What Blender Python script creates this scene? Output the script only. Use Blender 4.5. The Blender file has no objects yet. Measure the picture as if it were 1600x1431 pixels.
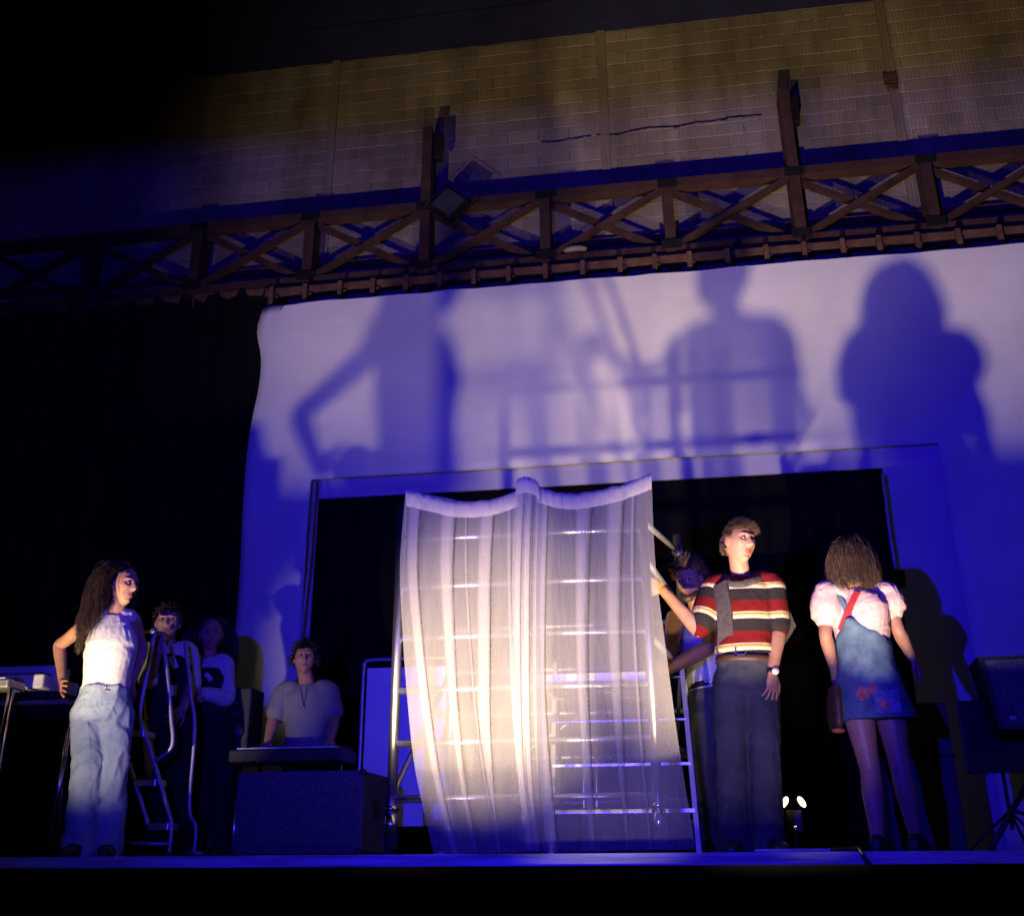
import bpy, bmesh, math, random
import numpy as np
from mathutils import Vector, Matrix, noise
random.seed(7)
R = math.radians
scene = bpy.context.scene

# ------------------------------------------------------------------ camera
YAW, PITCH, ROLL, CAM_Z = R(8.3), R(21.4), R(.34), -.02
cam_d = bpy.data.cameras.new('camera'); cam = bpy.data.objects.new('camera', cam_d)
scene.collection.objects.link(cam); scene.camera = cam
FWD = Vector((-math.sin(YAW)*math.cos(PITCH), math.cos(YAW)*math.cos(PITCH), math.sin(PITCH)))
RGT = Vector((math.cos(YAW), math.sin(YAW), 0)); UPV = RGT.cross(FWD)
RG2 = RGT*math.cos(ROLL) - UPV*math.sin(ROLL); UP2 = UPV*math.cos(ROLL) + RGT*math.sin(ROLL)
CAM = Vector((0, 0, CAM_Z))
m = Matrix((RG2, UP2, -FWD)).transposed().to_4x4(); m.translation = CAM; cam.matrix_world = m
cam_d.sensor_fit = 'HORIZONTAL'; cam_d.sensor_width = 36; cam_d.lens = 36; cam_d.clip_end = 400; cam_d.clip_start = .05

# ------------------------------------------------------------------ night sky, exposure
w = bpy.data.worlds.new('World'); scene.world = w; w.use_nodes = True
nt = w.node_tree; bg = nt.nodes['Background']
sky = nt.nodes.new('ShaderNodeTexSky'); sky.sky_type = 'NISHITA'; sky.sun_disc = False
sky.sun_elevation = R(-5); sky.sun_rotation = R(160)
nt.links.new(sky.outputs[0], bg.inputs[0]); bg.inputs[1].default_value = .6
scene.view_settings.view_transform = 'Standard'; scene.view_settings.look = 'None'
scene.view_settings.exposure = 0; scene.view_settings.gamma = 1
scene.cycles.transparent_max_bounces = 32; scene.cycles.max_bounces = 6
scene.cycles.caustics_reflective = False; scene.cycles.caustics_refractive = False
scene.cycles.use_denoising = True; scene.cycles.sample_clamp_indirect = 1.5

# ------------------------------------------------------------------ stage lamps and added fill spots
WARM = (1, .75, .40); BLUE = (.018, .004, 1)
def spot(name, loc, target, color, energy, size, blend, radius):
    d = bpy.data.lights.new(name, 'SPOT'); o = bpy.data.objects.new(name, d); scene.collection.objects.link(o)
    o.location = loc; o.rotation_euler = (Vector(target)-Vector(loc)).to_track_quat('-Z', 'Y').to_euler()
    d.color = color; d.energy = energy; d.spot_size = R(size); d.spot_blend = blend; d.shadow_soft_size = radius
    return o
# position, aim, energy, cone, blend, radius
FOOT_FILL = [((-3.70, 3.80, -.54), (-1.7, 9, 4.7), 860, 60, .9, .05), ((-1.15, 3.80, -.54), (-.9, 9, 5.2), 460, 52, .9, .05), ((.25, 3.80, -.54), (1.9, 9, 5.4), 1550, 62, .95, .05),
        ((-1.35, 2.60, -.205), (-.88, 5.0, .84), 1700, 33, 1., .03), ((-3.35, 2.60, -.205), (-3.06, 5.6, .74), 420, 19, 1., .03), ((.45, 2.60, -.205), (.60, 5.8, .70), 150, 22, 1., .03),  # added unseen fill spots for the left curtain, the girl and the man
        ((-.45, 2.60, -.205), (-.25, 5.0, .50), 100, 32, 1., .03)]  # added unseen fill spot for the right curtain
for l, t, e, s, b, r in FOOT_FILL:
    spot('foot_fill_beam', l, t, WARM, e, s, b, r)
BLUES = [((-.8, -.1, .50), (-.1, 9, 5.0), 1700, 93, .9, .018)]
for l, t, e, s, b, r in BLUES:
    spot('blue_wash_beam', l, t, BLUE, e, s, b, r)
FLAG, FLAG2 = (4.43, -.044), (4.10, -.299)   # added boards that cut the footlight beams and shade the stage edge
FLAP = .445     # height above the lens of the plate added to cut the blue beam
# ------------------------------------------------------------------ helpers
def at(x, y, Y):
    "point of the place seen at photo pixel x, y at depth Y"
    d = FWD + RG2*((x-800)/1600) + UP2*((715.5-y)/1600)
    return CAM + d*(Y/d.y)
def xz(x, y, Y): p = at(x, y, Y); return p.x, p.z

MATS = {}
def mat(name, color, rough=.7, metal=0, var=.15, scale=8, bump=0, bscale=40, col2=None, spec=.4, stretch=(1, 1, 1), sss=0):
    if name in MATS: return MATS[name]
    mt = bpy.data.materials.new(name); mt.use_nodes = True; MATS[name] = mt
    n, l = mt.node_tree.nodes, mt.node_tree.links; p = n['Principled BSDF']
    p.inputs['Roughness'].default_value = rough; p.inputs['Metallic'].default_value = metal
    p.inputs['Specular IOR Level'].default_value = spec
    tc = n.new('ShaderNodeTexCoord'); mp = n.new('ShaderNodeMapping'); mp.inputs['Scale'].default_value = stretch
    l.new(tc.outputs['Object'], mp.inputs[0])
    nz = n.new('ShaderNodeTexNoise'); nz.inputs['Scale'].default_value = scale; nz.inputs['Detail'].default_value = 6
    l.new(mp.outputs[0], nz.inputs['Vector'])
    cr = n.new('ShaderNodeValToRGB'); l.new(nz.outputs['Fac'], cr.inputs[0])
    c = color; c2 = col2 or tuple(min(1, v*(1+var)) for v in c); c1 = c if col2 else tuple(v*(1-var) for v in c)
    cr.color_ramp.elements[0].position = .3; cr.color_ramp.elements[1].position = .7
    cr.color_ramp.elements[0].color = (*c1, 1); cr.color_ramp.elements[1].color = (*c2, 1)
    l.new(cr.outputs[0], p.inputs['Base Color'])
    if sss:
        p.inputs['Subsurface Weight'].default_value = sss; p.inputs['Subsurface Radius'].default_value = (.012, .005, .003)
        p.inputs['Subsurface Scale'].default_value = .6
    if bump:
        b = n.new('ShaderNodeBump'); b.inputs['Strength'].default_value = bump; b.inputs['Distance'].default_value = .01
        n2 = n.new('ShaderNodeTexNoise'); n2.inputs['Scale'].default_value = bscale; n2.inputs['Detail'].default_value = 5
        l.new(mp.outputs[0], n2.inputs['Vector']); l.new(n2.outputs['Fac'], b.inputs['Height']); l.new(b.outputs[0], p.inputs['Normal'])
    return mt

def tag(o, label=None, cat=None, group=None, kind=None):
    for k, v in (('label', label), ('category', cat), ('group', group), ('kind', kind)):
        if v: o[k] = v
    return o
def empty(name, loc, label, cat, group=None):
    o = bpy.data.objects.new(name, None); scene.collection.objects.link(o); o.location = loc; o.empty_display_size = .1
    return tag(o, label, cat, group)
def wloc(o):
    v = Vector(o.location)
    while o.parent: o = o.parent; v += Vector(o.location)
    return v
def obj(name, verts, faces, mt, parent=None, smooth=False, loc=None):
    "one mesh object from world-space vertices"
    off = wloc(parent) if parent else Vector((0, 0, 0))
    if loc is not None: off = Vector(loc)
    me = bpy.data.meshes.new(name)
    me.from_pydata([tuple(Vector(v)-off) for v in verts], [], faces); me.update()
    if smooth: me.polygons.foreach_set('use_smooth', [True]*len(me.polygons))
    if mt:
        for q in (mt if isinstance(mt, (list, tuple)) else [mt]): me.materials.append(q)
    o = bpy.data.objects.new(name, me); scene.collection.objects.link(o)
    if parent: o.parent = parent
    if loc is not None: o.location = off - (wloc(parent) if parent else Vector((0, 0, 0)))
    return o
class MB:
    def __init__(s): s.v = []; s.f = []
    def add(s, v, f):
        k = len(s.v); s.v += [Vector(q) for q in v]; s.f += [tuple(i+k for i in q) for q in f]; return s
    def box(s, a, b, bev=0):
        (x0, y0, z0), (x1, y1, z1) = a, b
        x0, x1 = min(x0, x1), max(x0, x1); y0, y1 = min(y0, y1), max(y0, y1); z0, z1 = min(z0, z1), max(z0, z1)
        if not bev:
            return s.add([(x0,y0,z0),(x1,y0,z0),(x1,y1,z0),(x0,y1,z0),(x0,y0,z1),(x1,y0,z1),(x1,y1,z1),(x0,y1,z1)],
                         [(0,3,2,1),(4,5,6,7),(0,1,5,4),(1,2,6,5),(2,3,7,6),(3,0,4,7)])
        bm = bmesh.new(); bmesh.ops.create_cube(bm, size=1)
        for v in bm.verts: v.co = Vector(((x0+x1)/2+v.co.x*(x1-x0), (y0+y1)/2+v.co.y*(y1-y0), (z0+z1)/2+v.co.z*(z1-z0)))
        bmesh.ops.bevel(bm, geom=bm.edges[:], offset=bev, segments=2, affect='EDGES', profile=.5)
        return s.bm(bm)
    def bm(s, bm):
        bm.verts.index_update(); s.add([v.co.copy() for v in bm.verts], [tuple(v.index for v in f.verts) for f in bm.faces]); bm.free(); return s
    def bar(s, a, b, wd, dp, ref=(0, 1, 0)):
        "rectangular bar from a to b; dp along ref"
        a, b = Vector(a), Vector(b); d = (b-a).normalized(); r = Vector(ref); r = (r-d*r.dot(d)).normalized(); q = d.cross(r)
        P = []
        for c in (a, b):
            for i, j in ((-1,-1),(1,-1),(1,1),(-1,1)): P.append(c+q*(i*wd/2)+r*(j*dp/2))
        return s.add(P, [(0,3,2,1),(4,5,6,7),(0,1,5,4),(1,2,6,5),(2,3,7,6),(3,0,4,7)])
    def tube(s, pts, rad, n=10, cap=True):
        v, f = tube(pts, rad, n, cap); return s.add(v, f)
    def ell(s, c, r, n=14, mtx=None):
        bm = bmesh.new(); bmesh.ops.create_uvsphere(bm, u_segments=n, v_segments=max(6, n*2//3), radius=1)
        for v in bm.verts:
            q = Vector((v.co.x*r[0], v.co.y*r[1], v.co.z*r[2])); v.co = Vector(c)+((mtx @ q) if mtx else q)
        return s.bm(bm)
    def build(s, name, mt, parent=None, smooth=False, loc=None): return obj(name, s.v, s.f, mt, parent, smooth, loc)
def tube(pts, rad, n=10, cap=True, ref=None):
    "tube along points; rad a number, list of numbers or list of (a, b)"
    pts = [Vector(p) for p in pts]; k = len(pts)
    if not isinstance(rad, (list, tuple)): rad = [rad]*k
    rad = [(r, r) if not isinstance(r, (tuple, list)) else r for r in rad]
    v, f = [], []; prev = None
    for i, p in enumerate(pts):
        d = (pts[min(i+1, k-1)]-pts[max(i-1, 0)]); d = d.normalized() if d.length else Vector((0, 0, 1))
        if ref is not None: a = Vector(ref)
        elif prev is None: a = Vector((1, 0, 0)) if abs(d.x) < .8 else Vector((0, 1, 0))
        else: a = prev
        a = (a-d*a.dot(d)); a = a.normalized() if a.length > 1e-5 else d.orthogonal().normalized()
        prev = a; b = d.cross(a)
        for j in range(n):
            t = 2*math.pi*j/n; v.append(p+a*(math.cos(t)*rad[i][0])+b*(math.sin(t)*rad[i][1]))
    for i in range(k-1):
        for j in range(n):
            q = (j+1) % n; f.append((i*n+j, i*n+q, (i+1)*n+q, (i+1)*n+j))
    if cap: f.append(tuple(range(n-1, -1, -1))); f.append(tuple(range((k-1)*n, k*n)))
    return v, f
def smooth_path(pts, n=6):
    P = [Vector(p) for p in pts]; out = []
    for i in range(len(P)-1):
        a, b, c, d = P[max(i-1, 0)], P[i], P[i+1], P[min(i+2, len(P)-1)]
        for k in range(n):
            t = k/n; out.append(.5*((2*b)+(c-a)*t+(2*a-5*b+4*c-d)*t*t+(3*b-a-3*c+d)*t**3))
    return out+[P[-1]]
def lerpl(vals, n=6):
    "interpolate a list of scalars or pairs to match smooth_path"
    out = []
    for i in range(len(vals)-1):
        for k in range(n):
            t = k/n; t = t*t*(3-2*t)*.5+t*.5; a, b = vals[i], vals[i+1]
            out.append(tuple(p+(q-p)*t for p, q in zip(a, b)) if isinstance(a, (tuple, list)) else a+(b-a)*t)
    return out+[vals[-1]]

# ------------------------------------------------------------------ materials
M_cloth = mat('painted_canvas', (.74, .73, .74), .9, var=.09, scale=1.6, bump=.35, bscale=9, spec=.1)
M_black = mat('black_drape', (.006, .006, .008), .95, var=.3, scale=5, spec=.1)
M_stage = mat('stage_boards', (.03, .03, .035), .7, var=.3, scale=3, stretch=(1, 6, 1), bump=.2, bscale=20)
M_nose = mat('stage_lip', (.34, .34, .36), .7, var=.5, scale=7, stretch=(.4, 1, 6), bump=.2, bscale=18)
M_front = mat('stage_front_cloth', (.012, .012, .016), .95, var=.4, scale=3, spec=.1)
M_floor = mat('auditorium_floor', (.03, .03, .03), .8, var=.3, scale=2)
M_ceil = mat('ceiling_boards', (.010, .010, .06), .8, var=.2, scale=2)  # navy tint stands in for blue lamp spill on the ceiling
M_timber = mat('truss_timber', (.055, .024, .019), .75, var=.35, scale=6, stretch=(1, 1, 1), bump=.3, bscale=30)
M_timber2 = mat('pale_timber', (.12, .06, .036), .75, var=.4, scale=9, bump=.3, bscale=30)
M_alu = mat('aluminium', (.62, .62, .64), .35, 1, var=.08, scale=20, bump=.05)
M_alu2 = mat('dull_aluminium', (.42, .42, .44), .5, .8, var=.12, scale=20)
M_chrome = mat('chrome', (.75, .75, .77), .16, 1, var=.05, scale=20)
M_bplastic = mat('black_plastic', (.014, .014, .017), .5, var=.2, scale=12, bump=.1, bscale=120)
M_bcarpet = mat('black_carpet_covering', (.075, .075, .09), .95, var=.4, scale=60, bump=.4, bscale=250, spec=.1)
M_gmetal = mat('dark_metal', (.03, .03, .032), .45, .6, var=.2, scale=15)
M_wplastic = mat('white_plastic', (.62, .6, .56), .45, var=.06, scale=10)
M_wboard = mat('whiteboard_face', (.62, .62, .64), .4, var=.05, scale=3)
M_red = mat('red_paint', (.35, .03, .025), .5, var=.2)
M_rubber = mat('black_rubber', (.012, .012, .012), .8, var=.2)

# ================================================================== STRUCTURE
EDGE = 4.5
tag(MB().box((-12, EDGE+.05, -.06), (9, 13, 0)).build('stage_floor', M_stage), kind='structure')
tag(MB().box((-12, EDGE, -.056), (9, EDGE+.05, .003), .004).build('stage_edge', M_nose), kind='structure')
# pleated black cloth under the stage lip
mb = MB(); N = 700; vs = []
for i in range(N+1):
    x = -12+21*i/N; y = EDGE+.05+.018*math.sin(x*34+2*noise.noise(Vector((x*1.3, 0, 0))))+.01*noise.noise(Vector((x*5, 1, 0)))
    vs += [(x, y, -.056), (x, y+.01, -1.15)]
mb.add(vs, [(2*i, 2*i+1, 2*i+3, 2*i+2) for i in range(N)])
tag(mb.build('stage_front', M_front, smooth=True), kind='structure')
tag(MB().box((-60, -60, -1.2), (60, EDGE+.6, -1.15)).build('auditorium_floor', M_floor), kind='structure')
# ceiling boards
WALLY, CEIL = 9.7, 9.27
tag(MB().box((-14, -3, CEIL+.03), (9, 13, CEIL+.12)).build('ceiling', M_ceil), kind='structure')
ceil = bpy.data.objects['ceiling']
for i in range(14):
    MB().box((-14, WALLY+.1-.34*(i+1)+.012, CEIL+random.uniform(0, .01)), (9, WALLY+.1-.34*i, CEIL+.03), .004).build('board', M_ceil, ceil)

# ---- block wall
def wall_mat():
    mt = bpy.data.materials.new('clay_blocks'); mt.use_nodes = True
    n, l = mt.node_tree.nodes, mt.node_tree.links; p = n['Principled BSDF']; p.inputs['Roughness'].default_value = .9; p.inputs['Specular IOR Level'].default_value = .15
    g = n.new('ShaderNodeNewGeometry')
    def noi(scale, st, det=6):
        mp = n.new('ShaderNodeMapping'); mp.inputs['Scale'].default_value = st; l.new(g.outputs['Position'], mp.inputs[0])
        z = n.new('ShaderNodeTexNoise'); z.inputs['Scale'].default_value = scale; z.inputs['Detail'].default_value = det; l.new(mp.outputs[0], z.inputs['Vector']); return z
    def ramp(src, a, b, ca, cb):
        r = n.new('ShaderNodeValToRGB'); r.color_ramp.elements[0].position = a; r.color_ramp.elements[1].position = b
        r.color_ramp.elements[0].color = (*ca, 1); r.color_ramp.elements[1].color = (*cb, 1); l.new(src, r.inputs[0]); return r.outputs[0]
    def mix(f, a, b, mode='MIX'):
        x = n.new('ShaderNodeMix'); x.data_type = 'RGBA'; x.blend_type = mode
        if isinstance(f, float): x.inputs[0].default_value = f
        else: l.new(f, x.inputs[0])
        l.new(a, x.inputs[6]); l.new(b, x.inputs[7]); return x.outputs[2]
    base = ramp(noi(1.1, (1, 1, .5)).outputs['Fac'], .35, .65, (.19, .155, .125), (.31, .26, .215))
    oi = n.new('ShaderNodeAttribute'); oi.attribute_type = 'GEOMETRY'; oi.attribute_name = 'tone'
    tone = ramp(oi.outputs['Fac'], 0, 1, (.84, .82, .80), (1.08, 1.06, 1.04))
    c = mix(1., base, tone, 'MULTIPLY')
    streak = ramp(noi(1.6, (2.2, 1, .22), 8).outputs['Fac'], .36, .68, (.74, .72, .70), (1.1, 1.1, 1.1))
    c = mix(1., c, streak, 'MULTIPLY')
    lime = ramp(noi(.7, (1.4, 1, .35), 4).outputs['Fac'], .55, .7, (0, 0, 0), (.55, .55, .55))
    pale = n.new('ShaderNodeRGB'); pale.outputs[0].default_value = (.40, .37, .34, 1)
    c = mix(lime, c, pale.outputs[0])
    l.new(c, p.inputs['Base Color'])
    wv = n.new('ShaderNodeTexWave'); wv.wave_type = 'BANDS'; wv.bands_direction = 'X'; wv.inputs['Scale'].default_value = 7.5; wv.inputs['Distortion'].default_value = .4
    l.new(g.outputs['Position'], wv.inputs['Vector'])
    nz = noi(30, (1, 1, 1)); ad = n.new('ShaderNodeMath'); ad.operation = 'ADD'; l.new(wv.outputs['Fac'], ad.inputs[0]); l.new(nz.outputs['Fac'], ad.inputs[1])
    b = n.new('ShaderNodeBump'); b.inputs['Strength'].default_value = .25; b.inputs['Distance'].default_value = .012; l.new(ad.outputs[0], b.inputs['Height']); l.new(b.outputs[0], p.inputs['Normal'])
    return mt
M_block = wall_mat()
M_mortar = mat('mortar', (.30, .25, .20), .95, var=.3, scale=6, bump=.3, bscale=30, spec=.1)
wall = MB().box((-14, WALLY, -.05), (9, WALLY+.3, CEIL+.05)).build('block_wall', M_mortar)
tag(wall, 'tall bare wall of stained clay blocks rising behind the truss to the ceiling', 'wall')
BW, BH = .36, .168
block_meshes = []
def block_verts(i):
    rr = random.Random(i); w_, h_ = BW-.005, BH-.009
    d = .006+rr.random()*.004; c = .005
    j = lambda: rr.uniform(-.003, .003)
    F = [(0+j(), 0, 0+j()), (w_+j(), 0, 0+j()), (w_+j(), 0, h_+j()), (0+j(), 0, h_+j())]
    T = [(c+j(), -d+j(), c+j()), (w_-c+j(), -d+j(), c+j()), (w_-c+j(), -d+j(), h_-c+j()), (c+j(), -d+j(), h_-c+j())]
    return F+T, [(0,1,5,4),(1,2,6,5),(2,3,7,6),(3,0,4,7),(4,5,6,7)], rr.random()
for i in range(14):
    v, f, t = block_verts(i); me = bpy.data.meshes.new('block'); me.from_pydata(v, [], f); me.materials.append(M_block)
    a = me.attributes.new('tone', 'FLOAT', 'FACE'); a.data.foreach_set('value', [i/13]*len(f)); block_meshes.append(me)
cells = []
for r in range(int((CEIL-5.1)/BH)):
    for c in range(52):
        x = -9+c*BW+(BW/2 if r % 2 else 0); z = CEIL-.01-BH*(r+1)
        if x > 7: continue
        # pilaster joints and the bare patch are left out
        px = CAM+Vector((x+.18, WALLY, z+.08)); q = px-CAM; dd = q.dot(FWD)
        u, vv = 800+1600*q.dot(RG2)/dd, 715.5-1600*q.dot(UP2)/dd
        cells.append((abs(u-1080)/1.5+max(0, vv-330)*2+(4000 if not(-20 < u < 1620 and -20 < vv < 480) else 0), x, z))
cells.sort()
big = MB(); tones = []
for k, (s, x, z) in enumerate(cells):
    i = random.randrange(14)
    if k < 295:
        o = bpy.data.objects.new('block', block_meshes[i]); scene.collection.objects.link(o); o.parent = wall; o.location = (x, WALLY-.0005, z)
    else:
        v, f, t = block_verts(i); big.add([(x+a, WALLY-.0005+b, z+c) for a, b, c in v], f); tones += [i/13]*len(f)
o = big.build('block_courses', M_block, wall); o['kind'] = 'stuff'
a = o.data.attributes.new('tone', 'FLOAT', 'FACE'); a.data.foreach_set('value', tones)
# broken ledge of dirt (crack) and rusty vent
M_dirt = mat('dark_dirt', (.02, .016, .012), .95, var=.4, scale=20, spec=.05)
M_rust = mat('rusty_iron', (.09, .035, .02), .85, var=.5, scale=25, bump=.5)
x0, z0 = xz(845, 224, WALLY-.02); x1, z1 = xz(1190, 180, WALLY-.02)
mb = MB(); n = 90; vs = []
for i in range(n+1):
    t = i/n; x = x0+(x1-x0)*t; z = z0+(z1-z0)*t+.03*noise.noise(Vector((x*3, 0, 0)))+.015*noise.noise(Vector((x*17, 0, 3)))
    h = max(.0008, .0+.026*noise.noise(Vector((x*9, 5, 0)))+.022*noise.noise(Vector((x*31, 5, 0))))*min(1, 6*t, 8*(1-t)+.1)
    vs += [(x, WALLY-.021, z-h), (x, WALLY-.034, z), (x, WALLY-.021, z+h)]
mb.add(vs, [q for i in range(n) if noise.noise(Vector((i*.3, 2, 7))) > -.45 for q in ((3*i, 3*i+3, 3*i+4, 3*i+1), (3*i+1, 3*i+4, 3*i+5, 3*i+2))])
mb.build('crack', M_dirt, wall)
x0, z0 = xz(1391, 124, WALLY-.03)
mb = MB(); mb.box((x0-.075, WALLY-.045, z0-.09), (x0+.075, WALLY-.019, z0+.09), .01); mb.box((x0-.05, WALLY-.06, z0-.16), (x0+.06, WALLY-.02, z0-.085), .01)
mb.build('vent', M_rust, wall)
for px in (527, 940, 1388):   # shallow vertical joints of the wall piers
    x, z = xz(px, 100, WALLY)
    MB().box((x-.05, WALLY-.03, 5), (x+.05, WALLY+.02, CEIL)).build('pier', M_block, wall)

# ---- truss
TY = 9.4
tr = empty('timber_truss', (0, TY, 5.8), 'long dark red timber lattice truss with crossed braces in front of the block wall', 'truss')
ZB, ZT = 5.92, 6.80
MB().box((-7.5, TY-.07, ZT-.10), (6.5, TY+.07, ZT)).build('top_chord', M_timber, tr)
MB().box((-7.5, TY-.08, ZB-.06), (6.5, TY+.08, ZB+.04)).build('bottom_chord', M_timber, tr)
MB().box((-7.5, TY-.085, ZB-.135), (6.5, TY+.03, ZB-.075)).build('bottom_chord', M_timber2, tr)
x1 = at(668, 330, TY).x; x2 = at(1240, 290, TY).x; step = (x2-x1)/3
for k in range(-4, 6):
    x = x1+step*k; tall = k in (0, 3)
    MB().box((x-.055, TY-.12 if tall else TY-.10, ZB-.25), (x+.055, TY+.10, ZT+.98 if tall else ZT-.10)).build('post', M_timber, tr)
    if tall:
        MB().box((x+.06, TY-.05, ZT+.6), (x+.15, TY+.06, ZT+.95), .01).build('bracket', M_gmetal, tr)
    xa, xb = x+.055, x+step-.055
    MB().bar((xa, TY-.035, ZB+.05), (xb, TY-.035, ZT-.12), .065, .06).build('brace', M_timber, tr)
    MB().bar((xa, TY+.035, ZT-.12), (xb, TY+.035, ZB+.05), .065, .06).build('brace', M_timber, tr)
for k in range(-4, 6):
    x = x1+step*k
    for z in (ZB+.02, ZT-.10):
        g_ = MB().box((x-.10, TY-.128, z-.05), (x+.10, TY-.121, z+.06), .002).build('gusset_plate', M_gmetal, tr)
        for dx in (-.07, .07): MB().tube([(x+dx, TY-.128, z), (x+dx, TY-.14, z)], .010, 6).build('bolt', M_gmetal, g_)
# rear timber ledge on the wall
MB().box((-7.5, WALLY-.10, 6.22), (6.5, WALLY-.02, 6.30)).build('wall_rail', M_timber2, tr)
# soffit boards and hangers that carry the canvas
sf = empty('canvas_batten', (0, 9.1, 5.5), 'row of short timber hangers under the truss that carry the white canvas', 'batten')
MB().box((-4.05, 9.22, 5.70), (6.3, 9.30, 5.775)).build('rail', M_timber2, sf)
MB().box((-3.98, 9.15, 5.41), (6.3, 9.19, 5.45)).build('rail', M_timber, sf)
hx = -3.95
while hx < 6.2:
    MB().box((hx-.024, 9.15, 5.46), (hx+.024, 9.20, 5.76)).build('hanger', M_timber2, sf)
    MB().bar((hx+.04, 9.205, 5.66), (hx+.04, 9.36, 5.80), .035, .035, (1, 0, 0)).build('strut', M_timber, sf)
    hx += .372+random.uniform(-.02, .02)

# ---- the white canvas with its doorway recess
CY = 9.1
OX0, OX1, OZ = at(488, 745, CY).x, at(1465, 700, CY).x, 3.47
CL, CR, CT = at(402, 600, CY).x, 6.6, 5.48
def canvas_pt(x, z):
    b = .05*noise.noise(Vector((x*.9, z*.4, 0)))+.018*noise.noise(Vector((x*3, z*.8, 5)))+.006*noise.noise(Vector((x*7, z*3, 9)))
    return b
xs = sorted(set([round(CL+(OX0-CL)*i/8, 4) for i in range(9)]+[round(OX0+(OX1-OX0)*i/60, 4) for i in range(61)]+[round(OX1+(CR-OX1)*i/36, 4) for i in range(37)]))
zs = [OZ*i/20 for i in range(21)]+[OZ+(CT-OZ)*i/20 for i in range(1, 21)]
V = []; Fc = []; idx = {}
for i, x in enumerate(xs):
    for j, z in enumerate(zs):
        t = max(0, 1-(x-CL)/.9); xx = x; y = CY-.55*canvas_pt(x, z)-.03
        if t > 0:     # curled free edge at the left
            xx += t**4*(-.07*math.exp(-((z-5.22)/.22)**2)+.035*math.exp(-((z-4.55)/.4)**2)); y -= .06*t*t*math.sin(z*2.1)
        zz = z
        if j == len(zs)-1: zz += .004*math.sin(x*9+2*noise.noise(Vector((x*2, 0, 0))))+.010*noise.noise(Vector((x*11, 1, 1)))
        idx[i, j] = len(V); V.append((xx, y, zz))
for i in range(len(xs)-1):
    for j in range(len(zs)-1):
        cx, cz = (xs[i]+xs[i+1])/2, (zs[j]+zs[j+1])/2
        if OX0 < cx < OX1 and cz < OZ: continue
        Fc.append((idx[i, j], idx[i+1, j], idx[i+1, j+1], idx[i, j+1]))
cv = obj('canvas_backdrop', V, Fc, M_cloth, smooth=True)
tag(cv, 'huge white canvas backdrop with a wide doorway, blue lit and crossed by giant shadows', 'backdrop')
sm = cv.modifiers.new('thick', 'SOLIDIFY'); sm.thickness = .01; sm.offset = 1
# sewn band along the top
V = []; n = 120
for i in range(n+1):
    x = CL+.06+(CR-CL-.06)*i/n; t = max(0, 1-(x-CL)/.9); y = CY-.55*canvas_pt(x, 5.3)-.042-.06*t*t*math.sin(5.2*2.1)
    V += [(x+.0, y, CT-.27+.008*math.sin(x*3)), (x, y-.004, CT-.012+.004*math.sin(x*9+2*noise.noise(Vector((x*2, 0, 0)))))]
obj('hem', V, [(2*i, 2*i+2, 2*i+3, 2*i+1) for i in range(n)], M_cloth, cv, True)
# recess behind the doorway: head, jambs, back cloth
BY = 9.34
bx0, bx1, bz = at(497, 780, BY).x, at(1380, 740, BY).x, (at(497, 775, BY).z+at(1376, 735, BY).z)/2
mb = MB(); mb.box((OX0-.5, BY, bz), (OX1+.5, BY+.03, OZ+.6)); mb.box((OX0-.5, BY, .004), (bx0, BY+.03, bz-.001)); mb.box((bx1, BY, .004), (OX1+.5, BY+.03, bz-.001))
tag(mb.build('inner_frame', M_cloth), kind='structure')
def drape(name, x0, x1, y, z0, z1, mt, amp=.05, per=.28, lab=None, seed=0):
    n = int(abs(x1-x0)/.02); V = []; ks = (0, .3, .65, 1)
    for i in range(n+1):
        x = x0+(x1-x0)*i/n
        for k in ks:
            a = amp*(1.1-.35*k); ph = x/per*6.28+1.5*noise.noise(Vector((x*1.1, seed, k*.3)))
            V.append((x, y+a*math.sin(ph)+.4*a*math.sin(2.3*ph+1), z0+(z1-z0)*k))
    m_ = len(ks); F = [(i*m_+k, (i+1)*m_+k, (i+1)*m_+k+1, i*m_+k+1) for i in range(n) for k in range(m_-1)]
    o = obj(name, V, F, mt, smooth=True); tag(o, lab, 'drape'); return o
drape('black_drape', bx0-.3, bx1+.3, BY+.16, .01, 3.9, M_black, .03, .35, 'black drape filling the doorway of the white canvas', 1)
drape('black_drape', -12, CL+.12, 9.32, .01, 5.8, M_black, .07, .33, 'tall black side drape left of the white canvas', 2)
# stray light-coloured conduits on the doorway edges
def conduit(pxs, Y, label, weight):
    P = [at(x, y, Y) for x, y in pxs]
    t = empty('hanging_cord', (P[-1].x, P[-1].y, P[-1].z), label, 'cord')
    MB().tube(P, .014, 8).build('cord', M_wplastic, t, True)
    if weight: MB().box(P[-1]+Vector((-.06, -.05, -.07)), P[-1]+Vector((.06, .05, .07)), .01).build('weight', M_bplastic, t)
conduit([(493, 752), (483, 880), (470, 1000)], 9.05, 'pale cord hanging down the left edge of the doorway', False)
conduit([(1379, 740), (1390, 830), (1402, 905)], 9.0, 'pale cord with a black weight at the right edge of the doorway', True)

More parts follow.
